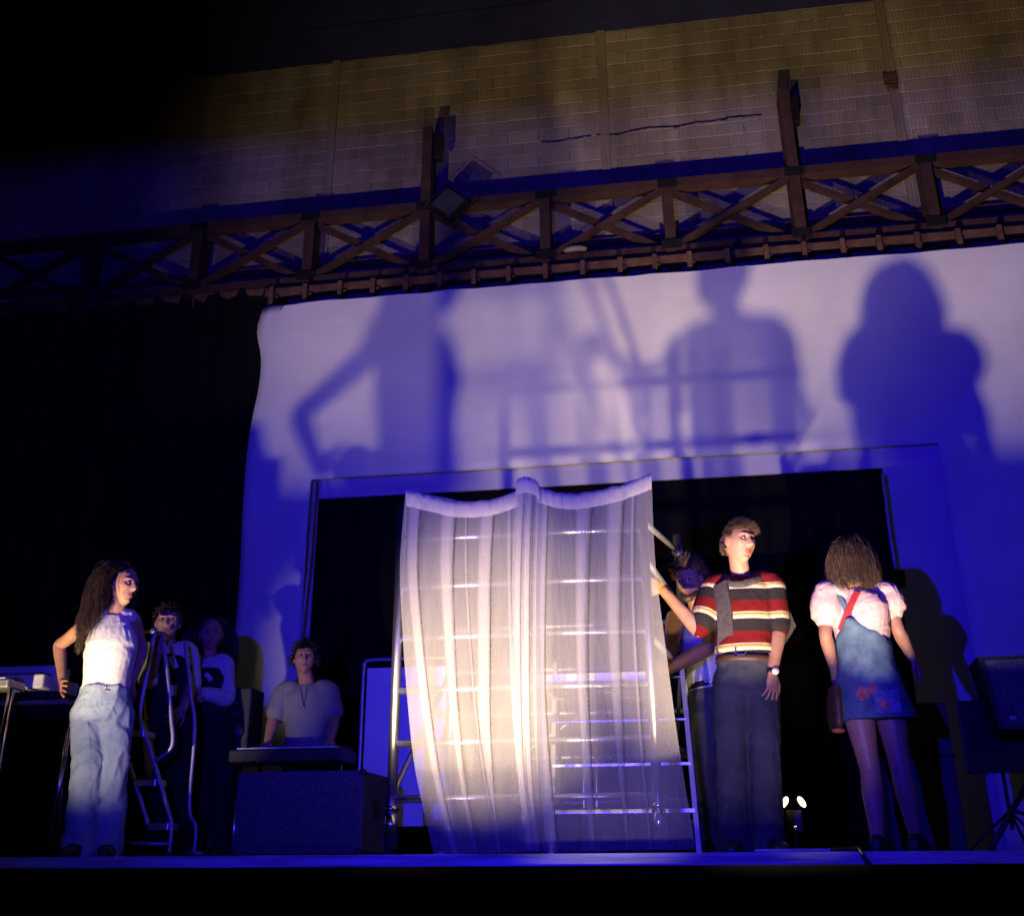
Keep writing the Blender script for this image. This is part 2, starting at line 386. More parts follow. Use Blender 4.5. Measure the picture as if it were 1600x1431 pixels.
# ---- lamp rigs and added light masks in front of the stage (just out of the picture)
M_velvet = mat('black_velvet', (.0006, .0006, .0008), 1, var=.2, spec=0)
M_lens = mat('lamp_lens', (.8, .8, .8), .1)
tr_ = MB().box((-4.6, FLAG[0]-.008, -1.15), (2.4, FLAG[0]+.008, FLAG[1])).build('added_spill_mask', M_velvet)  # added strip that blocks warm spill on the stage edge
tag(tr_, 'long black strip added below the stage edge to block footlight spill', 'masking')
tr_ = MB().box((-4.8, FLAG2[0]-.008, -1.15), (2.6, FLAG2[0]+.008, FLAG2[1])).build('added_beam_board', M_front)  # added unseen board that cuts the lower part of the footlight beams
tag(tr_, 'long black board added in front of the footlights to cut their beams', 'board')
def par_can(loc, target, parent, mt):
    d = (Vector(target)-Vector(loc)).normalized(); L = Vector(loc)
    ring = [L-d*.30, L-d*.26, L-d*.12, L-d*.03]
    v, f = tube(ring, [q*min(1, max(.45, abs(loc[2])*3-.05)) for q in (.05, .09, .10, .10)], 20, False); f.append(tuple(range(19, -1, -1)))
    return obj('can', v, f, mt, parent, True)
for i, (l, t, *_) in enumerate(FOOT_FILL):  # footlights first, then the added fill spots
    th = empty('footlight', (l[0], l[1], -1.15), ['black footlight at the left end of the masking board', 'black footlight in the middle of the masking board', 'black footlight at the right end of the masking board', 'small added fill spotlight behind the footlights aimed at the left curtain', 'small added fill spotlight behind the footlights aimed at the girl in white', 'small added fill spotlight behind the footlights aimed at the striped man', 'small added fill spotlight behind the footlights aimed at the right curtain'][i], 'stage light', 'footlights below the stage edge')
    par_can(l, t, th, M_gmetal); L = Vector(l); d = (Vector(t)-L).normalized(); c = L-d*.15
    for sg in (-1, 1): MB().bar((c.x+sg*.125, c.y, c.z), (c.x+sg*.125, c.y, -1.14), .012, .03).build('yoke', M_gmetal, th)
    MB().box((c.x-.15, c.y-.1, -1.15), (c.x+.15, c.y+.1, -1.135)).build('base', M_gmetal, th)
for l, t, *_ in BLUES:
    L = Vector(l); th = empty('wash_light', (l[0], l[1]-.2, -1.15), 'blue stage wash light on a tripod in the audience', 'stage light')
    par_can(l, t, th, M_gmetal); d = (Vector(t)-L).normalized(); c = L-d*.15
    for sg in (-1, 1): MB().bar((c.x+sg*.12, c.y, c.z), (c.x+sg*.12, c.y, c.z-.2), .012, .03).build('yoke', M_gmetal, th)
    MB().bar((c.x-.125, c.y, c.z-.2), (c.x+.125, c.y, c.z-.2), .02, .03).build('yoke', M_gmetal, th)
    MB().tube([(c.x, c.y, c.z-.2), (c.x, c.y, -.7)], .016).build('pole', M_gmetal, th, True)
    for k in range(3):
        a = k*2.094+.5; MB().tube([(c.x, c.y, -.6), (c.x+.4*math.cos(a), c.y+.4*math.sin(a), -1.14)], .012).build('leg', M_gmetal, th, True)
    MB().box((L.x-.5, L.y+.35, L.z+.02+FLAP), (L.x+.6, L.y+.6, L.z+.024+FLAP)).build('beam_cut_plate', M_gmetal, th)  # unseen plate added to cut the top of the blue beam
    MB().bar((L.x-.11, L.y-.1, L.z+.03), (L.x-.11, L.y+.4, L.z+.018+FLAP), .012, .02).build('arm', M_gmetal, th)
#@@STRUCT_END
# ================================================================== PEOPLE: builders
from mathutils.bvhtree import BVHTree
def fuse(mb, voxel, it=4, fac=.5):
    "one continuous skin over overlapping closed pieces"
    me = bpy.data.meshes.new('t'); me.from_pydata([tuple(v) for v in mb.v], [], mb.f); me.update()
    bm = bmesh.new(); bm.from_mesh(me); bmesh.ops.recalc_face_normals(bm, faces=bm.faces[:]); bm.to_mesh(me); bm.free()
    o = bpy.data.objects.new('t', me); scene.collection.objects.link(o)
    a = o.modifiers.new('r', 'REMESH'); a.mode = 'VOXEL'; a.voxel_size = voxel
    b = o.modifiers.new('s', 'SMOOTH'); b.factor = fac; b.iterations = it
    dg = bpy.context.evaluated_depsgraph_get(); ev = o.evaluated_get(dg); m2 = bpy.data.meshes.new_from_object(ev)
    n = len(m2.vertices); co = np.empty(n*3, np.float32); m2.vertices.foreach_get('co', co); no = np.empty(n*3, np.float32); m2.vertices.foreach_get('normal', no)
    f = [tuple(p.vertices) for p in m2.polygons]
    bpy.data.objects.remove(o); bpy.data.meshes.remove(me); bpy.data.meshes.remove(m2)
    return co.reshape(-1, 3).astype(float), no.reshape(-1, 3).astype(float), f
def wrinkle(co, no, amp, sc, seed=0, ridged=.6):
    out = co.copy()
    for i in range(len(co)):
        x, y, z = co[i]
        q = Vector((x*sc[0]+seed, y*sc[1], z*sc[2]))
        q2 = q+Vector((noise.noise(q*.6+Vector((9, 1, 4)))*1.3,)*3)
        a = noise.noise(q2); b = 1-2*abs(noise.noise(q2*1.7+Vector((3, 7, 1))))
        d = amp*((1-ridged)*a+ridged*b*.7)
        out[i] = co[i]+no[i]*d
    return out
def limb(mb, pts, rad, n=14, sub=5, ref=None):
    P = smooth_path(pts, sub); r = lerpl(rad, sub)
    d0 = (P[0]-P[1]).normalized(); d1 = (P[-1]-P[-2]).normalized()
    g = lambda q: (q, q) if not isinstance(q, (tuple, list)) else q
    r = [g(q) for q in r]
    P = [P[0]+d0*r[0][0]*.75, P[0]+d0*r[0][0]*.4]+P+[P[-1]+d1*r[-1][0]*.4, P[-1]+d1*r[-1][0]*.75]
    sc = lambda q, k: (q[0]*k, q[1]*k)
    r = [sc(r[0], .45), sc(r[0], .85)]+r+[sc(r[-1], .85), sc(r[-1], .45)]
    v, f = tube(P, r, n, True, ref); mb.add(v, f)
def rings(mb, secs, n=24, sq=2.3):
    "loft of horizontal-ish sections (centre, half width, half depth, lateral, forward)"
    v = []; 
    for c, a, b, lat, fw in secs:
        for j in range(n):
            t = 2*math.pi*j/n; ct, st = math.cos(t), math.sin(t)
            v.append(c+lat*(a*math.copysign(abs(ct)**(2/sq), ct))+fw*(b*math.copysign(abs(st)**(2/sq), st)))
    k = len(secs); f = [(i*n+j, i*n+(j+1) % n, (i+1)*n+(j+1) % n, (i+1)*n+j) for i in range(k-1) for j in range(n)]
    f += [tuple(range(n-1, -1, -1)), tuple(range((k-1)*n, k*n))]
    mb.add(v, f)
def torso_secs(J, prof, fH, fS):
    "prof: (t, half width, half depth, forward shift); t 0 at the hips, 1 at the neck base"
    h = (J['hipL']+J['hipR'])/2; nk = J['neck']; out = []
    for t, a, b, s in prof:
        fw = (fH.lerp(fS, min(1, max(0, t)))).normalized(); up = (nk-h).normalized()
        fw = (fw-up*fw.dot(up)).normalized(); lat = fw.cross(up)
        bend = J.get('bend', Vector((0, 0, 0)))*math.sin(math.pi*min(1, max(0, t)))
        out.append((h.lerp(nk, t) if t >= 0 else h+(nk-h)*t, a, b, lat, fw)); out[-1] = (out[-1][0]+bend+fw*s,)+out[-1][1:]
    return out
def head_mesh(c, face, up, s=1.0, female=False):
    fw = face.normalized(); u = (up-fw*up.dot(fw)).normalized(); rt = fw.cross(u)
    NU, NV = 72, 56; v = []; f = []
    g = lambda x, z, x0, z0, a, b: math.exp(-((x-x0)/a)**2-((z-z0)/b)**2)
    loc = []
    for i in range(NV+1):
        ph = -math.pi/2+math.pi*i/NV
        for j in range(NU):
            th = 2*math.pi*j/NU
            # denser at the face
            th = th-.45*math.sin(th)*.8
            sx, sy, sz = math.sin(th)*math.cos(ph), math.cos(th)*math.cos(ph), math.sin(ph)
            x, y, z = sx*.076, sy*.094, sz*.118
            if z < 0:
                t = -z/.118; x *= 1-.30*t**1.6; 
                if y < 0: y *= 1-.45*t
                else: y *= 1-.06*t
                if y > 0: y += .020*t*t*(1-abs(sx))
            else:
                if y < 0: y *= 1.06
            if y > .02:
                fl = min(1, (y-.02)/.05); y -= .010*fl*(1-min(1, (x/.07)**2))*(1 if z < .06 else .6)
                y += fl*(.028*math.exp(-(x/.0105)**2)*(max(0, min(1, (.030-z)/.055)) if z > -.030 else max(0, 1-(-.030-z)/.012))
                     +.006*(g(x, z, .014, -.026, .008, .008)+g(x, z, -.014, -.026, .008, .008))
                     -.017*(g(x, z, .031, .012, .017, .011)+g(x, z, -.031, .012, .017, .011))
                     +.009*(g(x, z, .028, .034, .025, .009)+g(x, z, -.028, .034, .025, .009))
                     +.006*g(x, z, 0, -.055, .022, .0055)+.007*g(x, z, 0, -.0665, .019, .006)-.004*g(x, z, 0, -.0608, .024, .0022)
                     -.004*g(x, z, 0, -.08, .03, .007)+.009*g(x, z, 0, -.100, .025, .016)
                     +.005*(g(x, z, .048, -.014, .018, .018)+g(x, z, -.048, -.014, .018, .018))
                     -.004*(g(x, z, .045, -.055, .016, .022)+g(x, z, -.045, -.055, .016, .022)))
            loc.append((x, y, z)); v.append(c+(rt*x+fw*y+u*z)*s)
    for i in range(NV):
        for j in range(NU):
            q = (j+1) % NU; f.append((i*NU+j, i*NU+q, (i+1)*NU+q, (i+1)*NU+j))
    lips = set()
    for k, q in enumerate(f):
        a = [loc[w_] for w_ in q]; x = sum(p[0] for p in a)/4; y = sum(p[1] for p in a)/4; z = sum(p[2] for p in a)/4
        if y > .04 and abs(x) < .022 and -.073 < z < -.050+.004*math.cos(x*200) and abs(x) < .022*math.sqrt(max(0, 1-((z+.0615)/.0125)**2)): lips.add(k)
    mb = MB(); mb.add(v, f)
    for sg in (-1, 1):     # ears
        mtx = Matrix((rt, fw, u)).transposed()
        e = MB(); e.ell((0, 0, 0), (.009, .019, .032), 12)
        mb.add([c+mtx @ Vector((sg*.077+q.x+sg*.35*max(0, -q.y), -.004+q.y, q.z+.002))*s for q in e.v], e.f)
    return mb, lips, (c, rt, fw, u, s)
def hand(mb, wrist, d, palm_n, curl=.5, s=1.0, thumb=1, spread=.34):
    "palm, four bent fingers of unequal length and a thumb leaving the side of the palm"
    d = d.normalized(); n = (palm_n-d*palm_n.dot(d)).normalized(); lat = d.cross(n)*thumb
    w_ = wrist
    secs = [(w_-d*.01, .027*s, .020*s), (w_+d*.02*s, .031*s, .018*s), (w_+d*.055*s, .040*s, .016*s), (w_+d*.09*s, .040*s, .013*s), (w_+d*.098*s, .034*s, .010*s)]
    rings(mb, [(c, a, b, lat, n) for c, a, b in secs], 16, 2.6)
    L = [.072, .082, .077, .060]
    for k in range(4):
        o = w_+d*.088*s+lat*((1.5-k)*.0215*s); a = spread*(1.5-k)*.5; dd = (d+lat*a).normalized(); pts = [o-d*.02*s, o]; cu = curl*(.85+.12*k); ang = 0; p = o
        for q, fr in enumerate((.45, .32, .23)):
            ang += cu*(.55 if q == 0 else .75); dv = dd*math.cos(ang)+n*math.sin(ang); p = p+dv*(L[k]*fr*s); pts.append(p)
        limb(mb, pts, [.0084*s, .0084*s, .0078*s, .0072*s, .006*s], 8, 3)
    o = w_+d*.025*s+lat*.026*s; p1 = o+(d*.6+lat*.7+n*.25).normalized()*.04*s; p2 = p1+(d*.85+lat*.25+n*.4*curl).normalized()*.032*s; p3 = p2+(d*.9+n*.6*curl).normalized()*.026*s
    limb(mb, [o-lat*.01*s, o, p1, p2, p3], [.012*s, .013*s, .0105*s, .0095*s, .0075*s], 8, 3)
def shoe(mb, ankle, toe_dir, s=1.0, L=.27):
    t = Vector((toe_dir.x, toe_dir.y, 0)).normalized(); lat = Vector((t.y, -t.x, 0)); b = Vector((ankle.x, ankle.y, .004)); u = Vector((0, 0, 1))
    heel = b-t*.07*s
    secs = [(heel+t*.0+u*.035, .022, .030), (heel+t*.02+u*.042, .034, .042), (heel+t*.07+u*.046, .038, .046), (heel+t*.13+u*.040, .042, .040), (heel+t*.19+u*.030, .047, .030), (heel+t*.24+u*.024, .042, .024), (heel+t*(L-.005)+u*.018, .022, .016)]
    rings(mb, [(c, a, b_, lat, u) for c, a, b_ in secs], 16, 2.6)
    limb(mb, [Vector((ankle.x, ankle.y, .05))-t*.02, ankle], [.042, .040], 12, 3)

M_skin = mat('skin', (.39, .20, .13), .5, var=.13, scale=16, sss=.15, bump=.05, bscale=120)
M_skin2 = mat('tanned_skin', (.40, .21, .13), .5, var=.06, scale=30, sss=.15)
M_lips = mat('lips', (.26, .08, .065), .45, var=.06, scale=40)
M_eye = mat('eye_white', (.20, .17, .155), .3, var=.03)
M_iris = mat('iris', (.03, .02, .015), .1, var=.1)

class Person:
    def __init__(s, label, J, face, fH, fS, skin=M_skin, voxel=.0055, hs=1.0, up=Vector((0, 0, 1)), female=False, group=None):
        s.J = J; s.fH, s.fS = fH.normalized(), fS.normalized(); s.voxel = voxel; s.f = female
        base = (J['ankL']+J['ankR'])/2
        s.root = empty('person', (base.x, base.y, 0), label, 'person', group); s.skin = skin
        s.hm, s.lips, s.hf = head_mesh(J['head'], face, up, hs, female)
        s.parts = MB(); s.hs = hs
    def body(s, handL=None, handR=None, armr=1.0, bare_leg=False, armL=True, armR=True):
        J = s.J; mb = s.parts; f = s.f
        pr = [(-.17, .06, .06, 0), (-.05, .13, .085, 0), (.1, .13, .085, 0), (.35, .105, .075, 0), (.65, .135, .09, 0), (.84, .14, .08, 0), (.93, .12, .06, 0), (1.0, .055, .055, 0)]
        rings(mb, torso_secs(J, pr, s.fH, s.fS))
        c, rt, fw, u, k = s.hf
        limb(mb, [J['neck']-u*.05, J['neck'], c-u*.06*k-fw*.015, c-fw*.01], [.062 if not f else .054, .055 if not f else .047, .052 if not f else .045, .045], 14, 4)
        a = armr*(.86 if f else 1)
        for sd in 'LR':
            if not (armL if sd == 'L' else armR): continue
            S, E, W = J['sh'+sd], J['el'+sd], J['wr'+sd]
            limb(mb, [S, S.lerp(E, .35), S.lerp(E, .8), E, E.lerp(W, .25), E.lerp(W, .7), W], [.054*a, .050*a, .043*a, .041*a, .044*a, .034*a, .027*a], 14, 4)
            h = handL if sd == 'L' else handR
            if h: hand(mb, W, h[0], h[1], h[2], h[3] if len(h) > 3 else (.92 if f else 1), h[4] if len(h) > 4 else 1)
        lr = 1 if bare_leg else .75
        for sd in 'LR':
            H, K, A = J['hip'+sd], J['kn'+sd], J['ank'+sd]
            limb(mb, [H, H.lerp(K, .3), H.lerp(K, .8), K, K.lerp(A, .3), K.lerp(A, .75), A], [.082*lr, .080*lr, .058*lr, .053*lr, .056*lr, .040*lr, .034*lr], 16, 4)
        co, no, fc = fuse(mb, s.voxel, 3)
        n = len(co); verts = [Vector(q) for q in co]+s.hm.v; faces = fc+[tuple(i+n for i in q) for q in s.hm.f]
        s.bod = obj('body', verts, faces, [s.skin, M_lips], s.root, True)
        mi = np.zeros(len(faces), np.int32); 
        for k in s.lips: mi[len(fc)+k] = 1
        s.bod.data.polygons.foreach_set('material_index', mi)
        for sg in (-1, 1):
            c, rt, fw, u, k = s.hf; mtx = Matrix((rt, fw, u)).transposed()
            e = MB().ell(c+mtx @ Vector((sg*.031, .0700, .011))*k, (.0115*k, .0115*k, .0085*k), 12).build('eye', M_eye, s.root, True)
            MB().ell(c+mtx @ Vector((sg*.031, .0788, .011))*k, (.0062*k,)*3, 8).build('iris', M_iris, e, True)
        return s
    def garment(s, name, fill, mt, voxel=.008, amp=.006, sc=(9, 9, 4), seed=0, it=4, label=None):
        mb = MB(); fill(mb); co, no, fc = fuse(mb, voxel, it)
        if amp: co = wrinkle(wrinkle(co, no, amp, sc, seed), no, amp*.42, (sc[0]*2.6, sc[1]*2.6, sc[2]*3.4), seed+7)
        o = obj(name, [Vector(q) for q in co], fc, mt, s.root, True)
        if label: o['label'] = label
        s.last = o; s.co = co
        return o
    def trousers(s, mt, hw=.165, hd=.125, thigh=.098, knee=.082, hem=.085, top=.16, low=.03, amp=.007, seed=0, waist=None, name='trousers'):
        J = s.J
        def fill(mb):
            rings(mb, torso_secs(J, [(-.16, .07, .07, 0), (-.08, hw*.97, hd, 0), (0, hw, hd, 0), (top*.7, (waist or hw*.9), hd*.92, 0), (top, (waist or hw*.88), hd*.9, 0)], s.fH, s.fS))
            for sd in 'LR':
                H, K, A = J['hip'+sd], J['kn'+sd], J['ank'+sd]; B = A.copy(); B.z = low
                limb(mb, [H, H.lerp(K, .45), K, K.lerp(B, .5), B], [thigh*1.05, thigh*.98, knee, (knee+hem)/2, hem], 18, 5)
        return s.garment(name, fill, mt, .009, amp, (8, 8, 5), seed)
    def shoes(s, mt, dirL, dirR):
        for sd, d in (('L', dirL), ('R', dirR)):
            mb = MB(); shoe(mb, s.J['ank'+sd], d); co, no, f = fuse(mb, .006, 3); obj('shoe', [Vector(q) for q in co], f, mt, s.root, True)
    # ---- hair as strands
    def hair(s, mt, count, length, mask, colliders=(), grav=.35, out=.6, wav=.01, wid=.0035, cap=True, lift=.006, seg=9, seed=1, name='hair', wfreq=14, part=None, jit=.25, hold=0):
        rr = random.Random(seed); c, rt, fw, u, k = s.hf; mtx = Matrix((rt, fw, u)).transposed(); inv = mtx.transposed(); mb = MB()
        rad = Vector((.079, .100, .121))*k
        if cap:
            bm = bmesh.new(); bmesh.ops.create_uvsphere(bm, u_segments=40, v_segments=28, radius=1)
            dl = [v for v in bm.verts if not mask(v.co.x, v.co.y, v.co.z)]
            bmesh.ops.delete(bm, geom=dl, context='VERTS')
            for v in bm.verts:
                q = Vector((v.co.x*rad.x, v.co.y*rad.y-.003, v.co.z*rad.z)); q *= 1+.03*noise.noise(v.co*5)+.02
                v.co = c+mtx @ q
            mb.bm(bm)
        g = Vector((0, 0, -1)); made = 0; tries = 0
        while made < count and tries < count*12:
            tries += 1
            d = Vector((rr.gauss(0, 1), rr.gauss(0, 1), rr.gauss(0, 1))).normalized()
            if not mask(d.x, d.y, d.z): continue
            made += 1
            p = c+mtx @ Vector((d.x*rad.x, d.y*rad.y, d.z*rad.z)); n = (mtx @ d)
            if part: n2 = mtx @ part(d); dirn = (n*out+n2).normalized()
            else: dirn = (n*out+g*.3).normalized()
            dirn = (dirn+Vector((rr.gauss(0, jit), rr.gauss(0, jit), rr.gauss(0, jit)))).normalized()
            L = length(d)*rr.uniform(.7, 1.12); st = L/seg; pts = [p-n*.005]; ph = rr.uniform(0, 6.28); sd = Vector((rr.gauss(0, 1), rr.gauss(0, 1), rr.gauss(0, .3))).normalized()
            lf = lift*rr.uniform(.3, 1.6); wq = wfreq*rr.uniform(.5, 1.5)
            for i in range(seg):
                dirn = (dirn.lerp(g, grav*min(1, (i+.3)/hold) if hold else grav)).normalized()
                p = p+dirn*st+sd*(wav*math.sin(ph+wq*st*(i+1)))*(i/seg)
                q = inv @ (p-c); e = Vector((q.x/rad.x, q.y/rad.y, q.z/rad.z)); l = e.length
                m_ = 1+lf/.09
                if l < m_: q = q*(m_/max(l, .01)); p = c+mtx @ q
                for cc, r_ in colliders:
                    dv = p-cc
                    if dv.length < r_+lf: p = cc+dv.normalized()*(r_+lf)
                pts.append(p)
            w0 = wid*rr.uniform(.7, 1.3)
            v, f = tube(pts, [w0*(1-.75*(i/seg)**2) for i in range(seg+1)], 3, True); mb.add(v, f)
        return mb.build(name, mt, s.root, True)
    def bvh(s, o):
        off = wloc(o) if o.parent else Vector(o.location)
        return BVHTree.FromPolygons([v.co+off for v in o.data.vertices], [tuple(p.vertices) for p in o.data.polygons])
def hit(bvh, px, py, off=.004):
    d = (at(px, py, 6)-CAM).normalized(); l, n, i, t = bvh.ray_cast(CAM, d)
    if l is None: l, n, i, t = bvh.find_nearest(at(px, py, 5.6))
    if n.dot(d) > 0: n = -n
    return l+n*off, n
def ribbon(name, bvh, pxs, width, mt, parent, thick=.004, sub=5):
    "flat band lying on a surface along photo points"
    P = [hit(bvh, x, y, thick) for x, y in pxs]
    pts = smooth_path([p for p, n in P], sub); ns = smooth_path([n for p, n in P], sub); v = []; f = []
    for i, p in enumerate(pts):
        t = (pts[min(i+1, len(pts)-1)]-pts[max(0, i-1)]).normalized(); n = ns[i].normalized(); q = t.cross(n).normalized()*width/2
        v += [p-q, p+q, p+q-n*thick*2, p-q-n*thick*2]
    k = len(pts)
    for i in range(k-1):
        for j in range(4): f.append((4*i+j, 4*i+(j+1) % 4, 4*i+4+(j+1) % 4, 4*i+4+j))
    f += [(3, 2, 1, 0), tuple(range(4*k-4, 4*k))]
    return obj(name, v, f, mt, parent, False)
# ================================================================== PEOPLE: the cast
def JJ(**k): return {a: at(*b) for a, b in k.items()}
M_hair_dk = mat('dark_brown_hair', (.032, .018, .012), .4, var=.5, scale=60, spec=.5)
M_hair_br = mat('brown_hair', (.075, .042, .024), .45, var=.5, scale=60, spec=.5)
M_hair_cu = mat('curly_brown_hair', (.055, .032, .022), .5, var=.6, scale=60, spec=.4)
M_white = mat('white_cotton', (.66, .63, .58), .9, var=.05, scale=6, spec=.15, bump=.1, bscale=200)
M_offw = mat('offwhite_cotton', (.5, .5, .52), .9, var=.06, scale=6, spec=.15)
M_jeans_l = mat('faded_denim', (.17, .25, .38), .9, scale=5, col2=(.36, .42, .50), spec=.1, bump=.2, bscale=260)
M_jeans_d = mat('dark_denim', (.030, .034, .042), .9, scale=6, col2=(.065, .07, .08), spec=.1, bump=.2, bscale=260)
M_jeans_g = mat('grey_denim', (.05, .055, .06), .9, scale=6, col2=(.085, .09, .09), spec=.1, bump=.2, bscale=260)
M_denim = mat('mid_denim', (.055, .095, .165), .9, scale=14, col2=(.12, .185, .26), spec=.1, bump=.2, bscale=240)
M_pink = mat('pink_cotton', (.66, .42, .40), .9, var=.07, scale=8, spec=.1)
M_blackc = mat('black_cloth', (.014, .014, .018), .9, var=.3, scale=10, spec=.15)
M_greyc = mat('grey_cotton', (.23, .21, .19), .9, var=.1, scale=10, spec=.1)
M_char = mat('charcoal_knit', (.06, .05, .055), .95, var=.25, scale=30, spec=.1, bump=.4, bscale=160)
M_leather = mat('brown_leather', (.07, .032, .02), .5, var=.2, scale=15)
M_shoe = mat('dark_shoe', (.02, .018, .018), .5, var=.3, scale=15)
M_gold = mat('steel_trim', (.6, .55, .45), .25, 1, var=.1)
M_redstrap = mat('red_webbing', (.45, .03, .03), .7, var=.2, scale=40)
V3 = lambda *a: Vector(a)

# ---------- young man in the striped rugby shirt
Y = 5.8
J = JJ(head=(1155, 850, Y-.07), neck=(1158, 902, Y-.02), shL=(1115, 922, Y+.02), shR=(1203, 915, Y), elL=(1093, 985, 5.74), wrL=(1036, 922, 5.76), elR=(1216, 985, Y-.02), wrR=(1207, 1050, Y-.10),
       hipL=(1143, 1062, Y), hipR=(1187, 1062, Y), knL=(1143, 1190, Y-.02), knR=(1195, 1190, Y-.04), ankL=(1150, 1318, Y+.03), ankR=(1200, 1318, Y))
p = Person('young man in a red, black and cream striped shirt holding the curtain edge', J, V3(.62, -.78, .02), V3(-.10, -1, 0), V3(-.02, -1, 0), voxel=.0042, hs=1.04, up=Vector((.10, .03, 1)))
p.body(handL=(V3(-.8, .05, .5), V3(-.2, 1, .2), .9), handR=(V3(-.12, -.12, -1), V3(-.5, .6, 0), .45, 1.0, 1))
M_shirt = bpy.data.materials.new('striped_jersey'); M_shirt.use_nodes = True
n_, l_ = M_shirt.node_tree.nodes, M_shirt.node_tree.links; pb = n_['Principled BSDF']; pb.inputs['Roughness'].default_value = .9; pb.inputs['Specular IOR Level'].default_value = .1
an = n_.new('ShaderNodeAttribute'); an.attribute_name = 'along'
md = n_.new('ShaderNodeMath'); md.operation = 'FRACT'; l_.new(an.outputs['Fac'], md.inputs[0])
cr = n_.new('ShaderNodeValToRGB'); cr.color_ramp.interpolation = 'CONSTANT'; l_.new(md.outputs[0], cr.inputs[0])
bands = [(0, (.55, .50, .38)), (.09, (.50, .30, .07)), (.15, (.05, .035, .03)), (.17, (.42, .36, .24)), (.22, (.13, .008, .010)), (.60, (.022, .018, .020))]
e = cr.color_ramp.elements; e[0].position = 0; e[0].color = (*bands[0][1], 1); e[1].position = bands[1][0]; e[1].color = (*bands[1][1], 1)
for pos, col in bands[2:]: x = e.new(pos); x.color = (*col, 1)
nz = n_.new('ShaderNodeTexNoise'); nz.inputs['Scale'].default_value = 180; b_ = n_.new('ShaderNodeBump'); b_.inputs['Strength'].default_value = .25; b_.inputs['Distance'].default_value = .004
l_.new(nz.outputs['Fac'], b_.inputs['Height']); l_.new(b_.outputs[0], pb.inputs['Normal']); l_.new(cr.outputs[0], pb.inputs['Base Color'])
def fill(mb):
    rings(mb, torso_secs(J, [(.245, .160, .120, 0), (.28, .162, .126, .005), (.40, .156, .122, .005), (.65, .168, .126, 0), (.82, .168, .104, 0), (.92, .150, .078, .01), (1.0, .072, .06, .01)], p.fH, p.fS))
    for sd, q in (('L', .98), ('R', .93)):
        S, E = J['sh'+sd], J['el'+sd]
        limb(mb, [J['neck'].lerp(S, .6), S, S.lerp(E, .5)]+([S.lerp(E, .85), E] if sd == 'L' else [S.lerp(E, q), E.lerp(J['wr'+sd], .04)]), [.072, .078, .078, .066, .046], 16, 5)
o = p.garment('shirt', fill, M_shirt, .008, .007, (7, 7, 6), 3)
co = np.array(p.co); z0 = at(1165, 1022, Y).z; along = (co[:, 2]-z0)/.172
for sd in 'LR':
    S, E = np.array(J['sh'+sd]), np.array(J['el'+sd]); d = E-S; L = np.linalg.norm(d); t = ((co-S)@d)/L/L; q = S+np.clip(t, 0, 1.2)[:, None]*d; dist = np.linalg.norm(co-q, axis=1)
    out = (co[:, 0] < S[0]+.02) if sd == 'L' else (co[:, 0] > S[0]-.03)
    mk = (dist < .098) & (t > .02) & out; along = np.where(mk, (S[2]-z0)/.172-t*L/.172, along)
at_ = o.data.attributes.new('along', 'FLOAT', 'POINT'); at_.data.foreach_set('value', along.astype(np.float32))
tr_o = p.trousers(M_jeans_d, .160, .118, .096, .082, .084, top=.22, seed=11, waist=.147, amp=.013, name='jeans')
sb = p.bvh(o); tb = p.bvh(tr_o)
bz = (J['hipL']+J['hipR'])/2; secs = torso_secs(J, [(.155, .160, .119, 0), (.215, .158, .118, 0)], p.fH, p.fS)
mb = MB(); rings(mb, secs, 32); mb.build('belt', M_leather, p.root, True)
bb = p.bvh(bpy.data.objects[p.root.children[-1].name])
c_, nn = hit(bb, 1152, 1038, .004); mb = MB(); 
for a, b in (((-.03, -.022), (-.022, .022)), ((.022, -.022), (.03, .022)), ((-.03, .016), (.03, .022)), ((-.03, -.022), (.03, -.016))): mb.box((c_.x+a[0], c_.y-.006, c_.z+a[1]), (c_.x+b[0], c_.y+.006, c_.z+b[1]))
mb.build('buckle', M_gold, p.root)
p.shoes(M_shoe, V3(-.2, -1, 0), V3(.35, -1, 0))
W_ = J['wrR']; dv = (J['wrR']-J['elR']).normalized()
v, f = tube([W_-dv*.012, W_+dv*.012], [.031, .030], 16); wt = obj('watch', v, f, M_bplastic, p.root, True)
v, f = tube([W_+V3(.012, -.031, 0), W_+V3(.013, -.038, 0)], .019, 16); obj('dial', v, f, M_wplastic, wt, True)
# charcoal knit thrown round the neck
def fill(mb):
    c = J['neck']
    limb(mb, [c+V3(-.095, -.02, -.01), c+V3(-.05, -.085, -.06), c+V3(.05, -.08, -.045), c+V3(.11, -.01, .0), c+V3(.05, .09, .02), c+V3(-.05, .09, .02), c+V3(-.095, -.02, -.01)], [(.022, .022)]*7, 12, 5)
o2 = p.garment('scarf', fill, M_char, .007, .008, (14, 14, 14), 5)
ribbon('scarf_end', sb, [(1126, 912), (1131, 945), (1134, 985), (1132, 1020)], .088, M_char, p.root, .010)
V = [at(1200, 897, Y+.02), at(1226, 935, Y+.03), at(1244, 978, Y+.05), at(1228, 1004, Y+.06), at(1208, 1012, Y+.07), at(1185, 920, Y+.08)]
V += [q+V3(.0, .02, 0) for q in V]; obj('scarf_end', V, [(0,1,2,3,4,5), (11,10,9,8,7,6)]+[(i, (i+1) % 6+0, (i+1) % 6+6, i+6) for i in range(6)], M_char, p.root)
mb = MB(); c_ = hit(p.bvh(o2), 1160, 898, .006)[0]; mb.box(c_+V3(-.012, -.004, -.012), c_+V3(.012, .004, .012), .002); mb.build('badge', M_wplastic, p.root)
mask = lambda x, y, z: (z > .52-.10*abs(x) if y > .25 else z > .16 if y > -.2 else z > -.25)
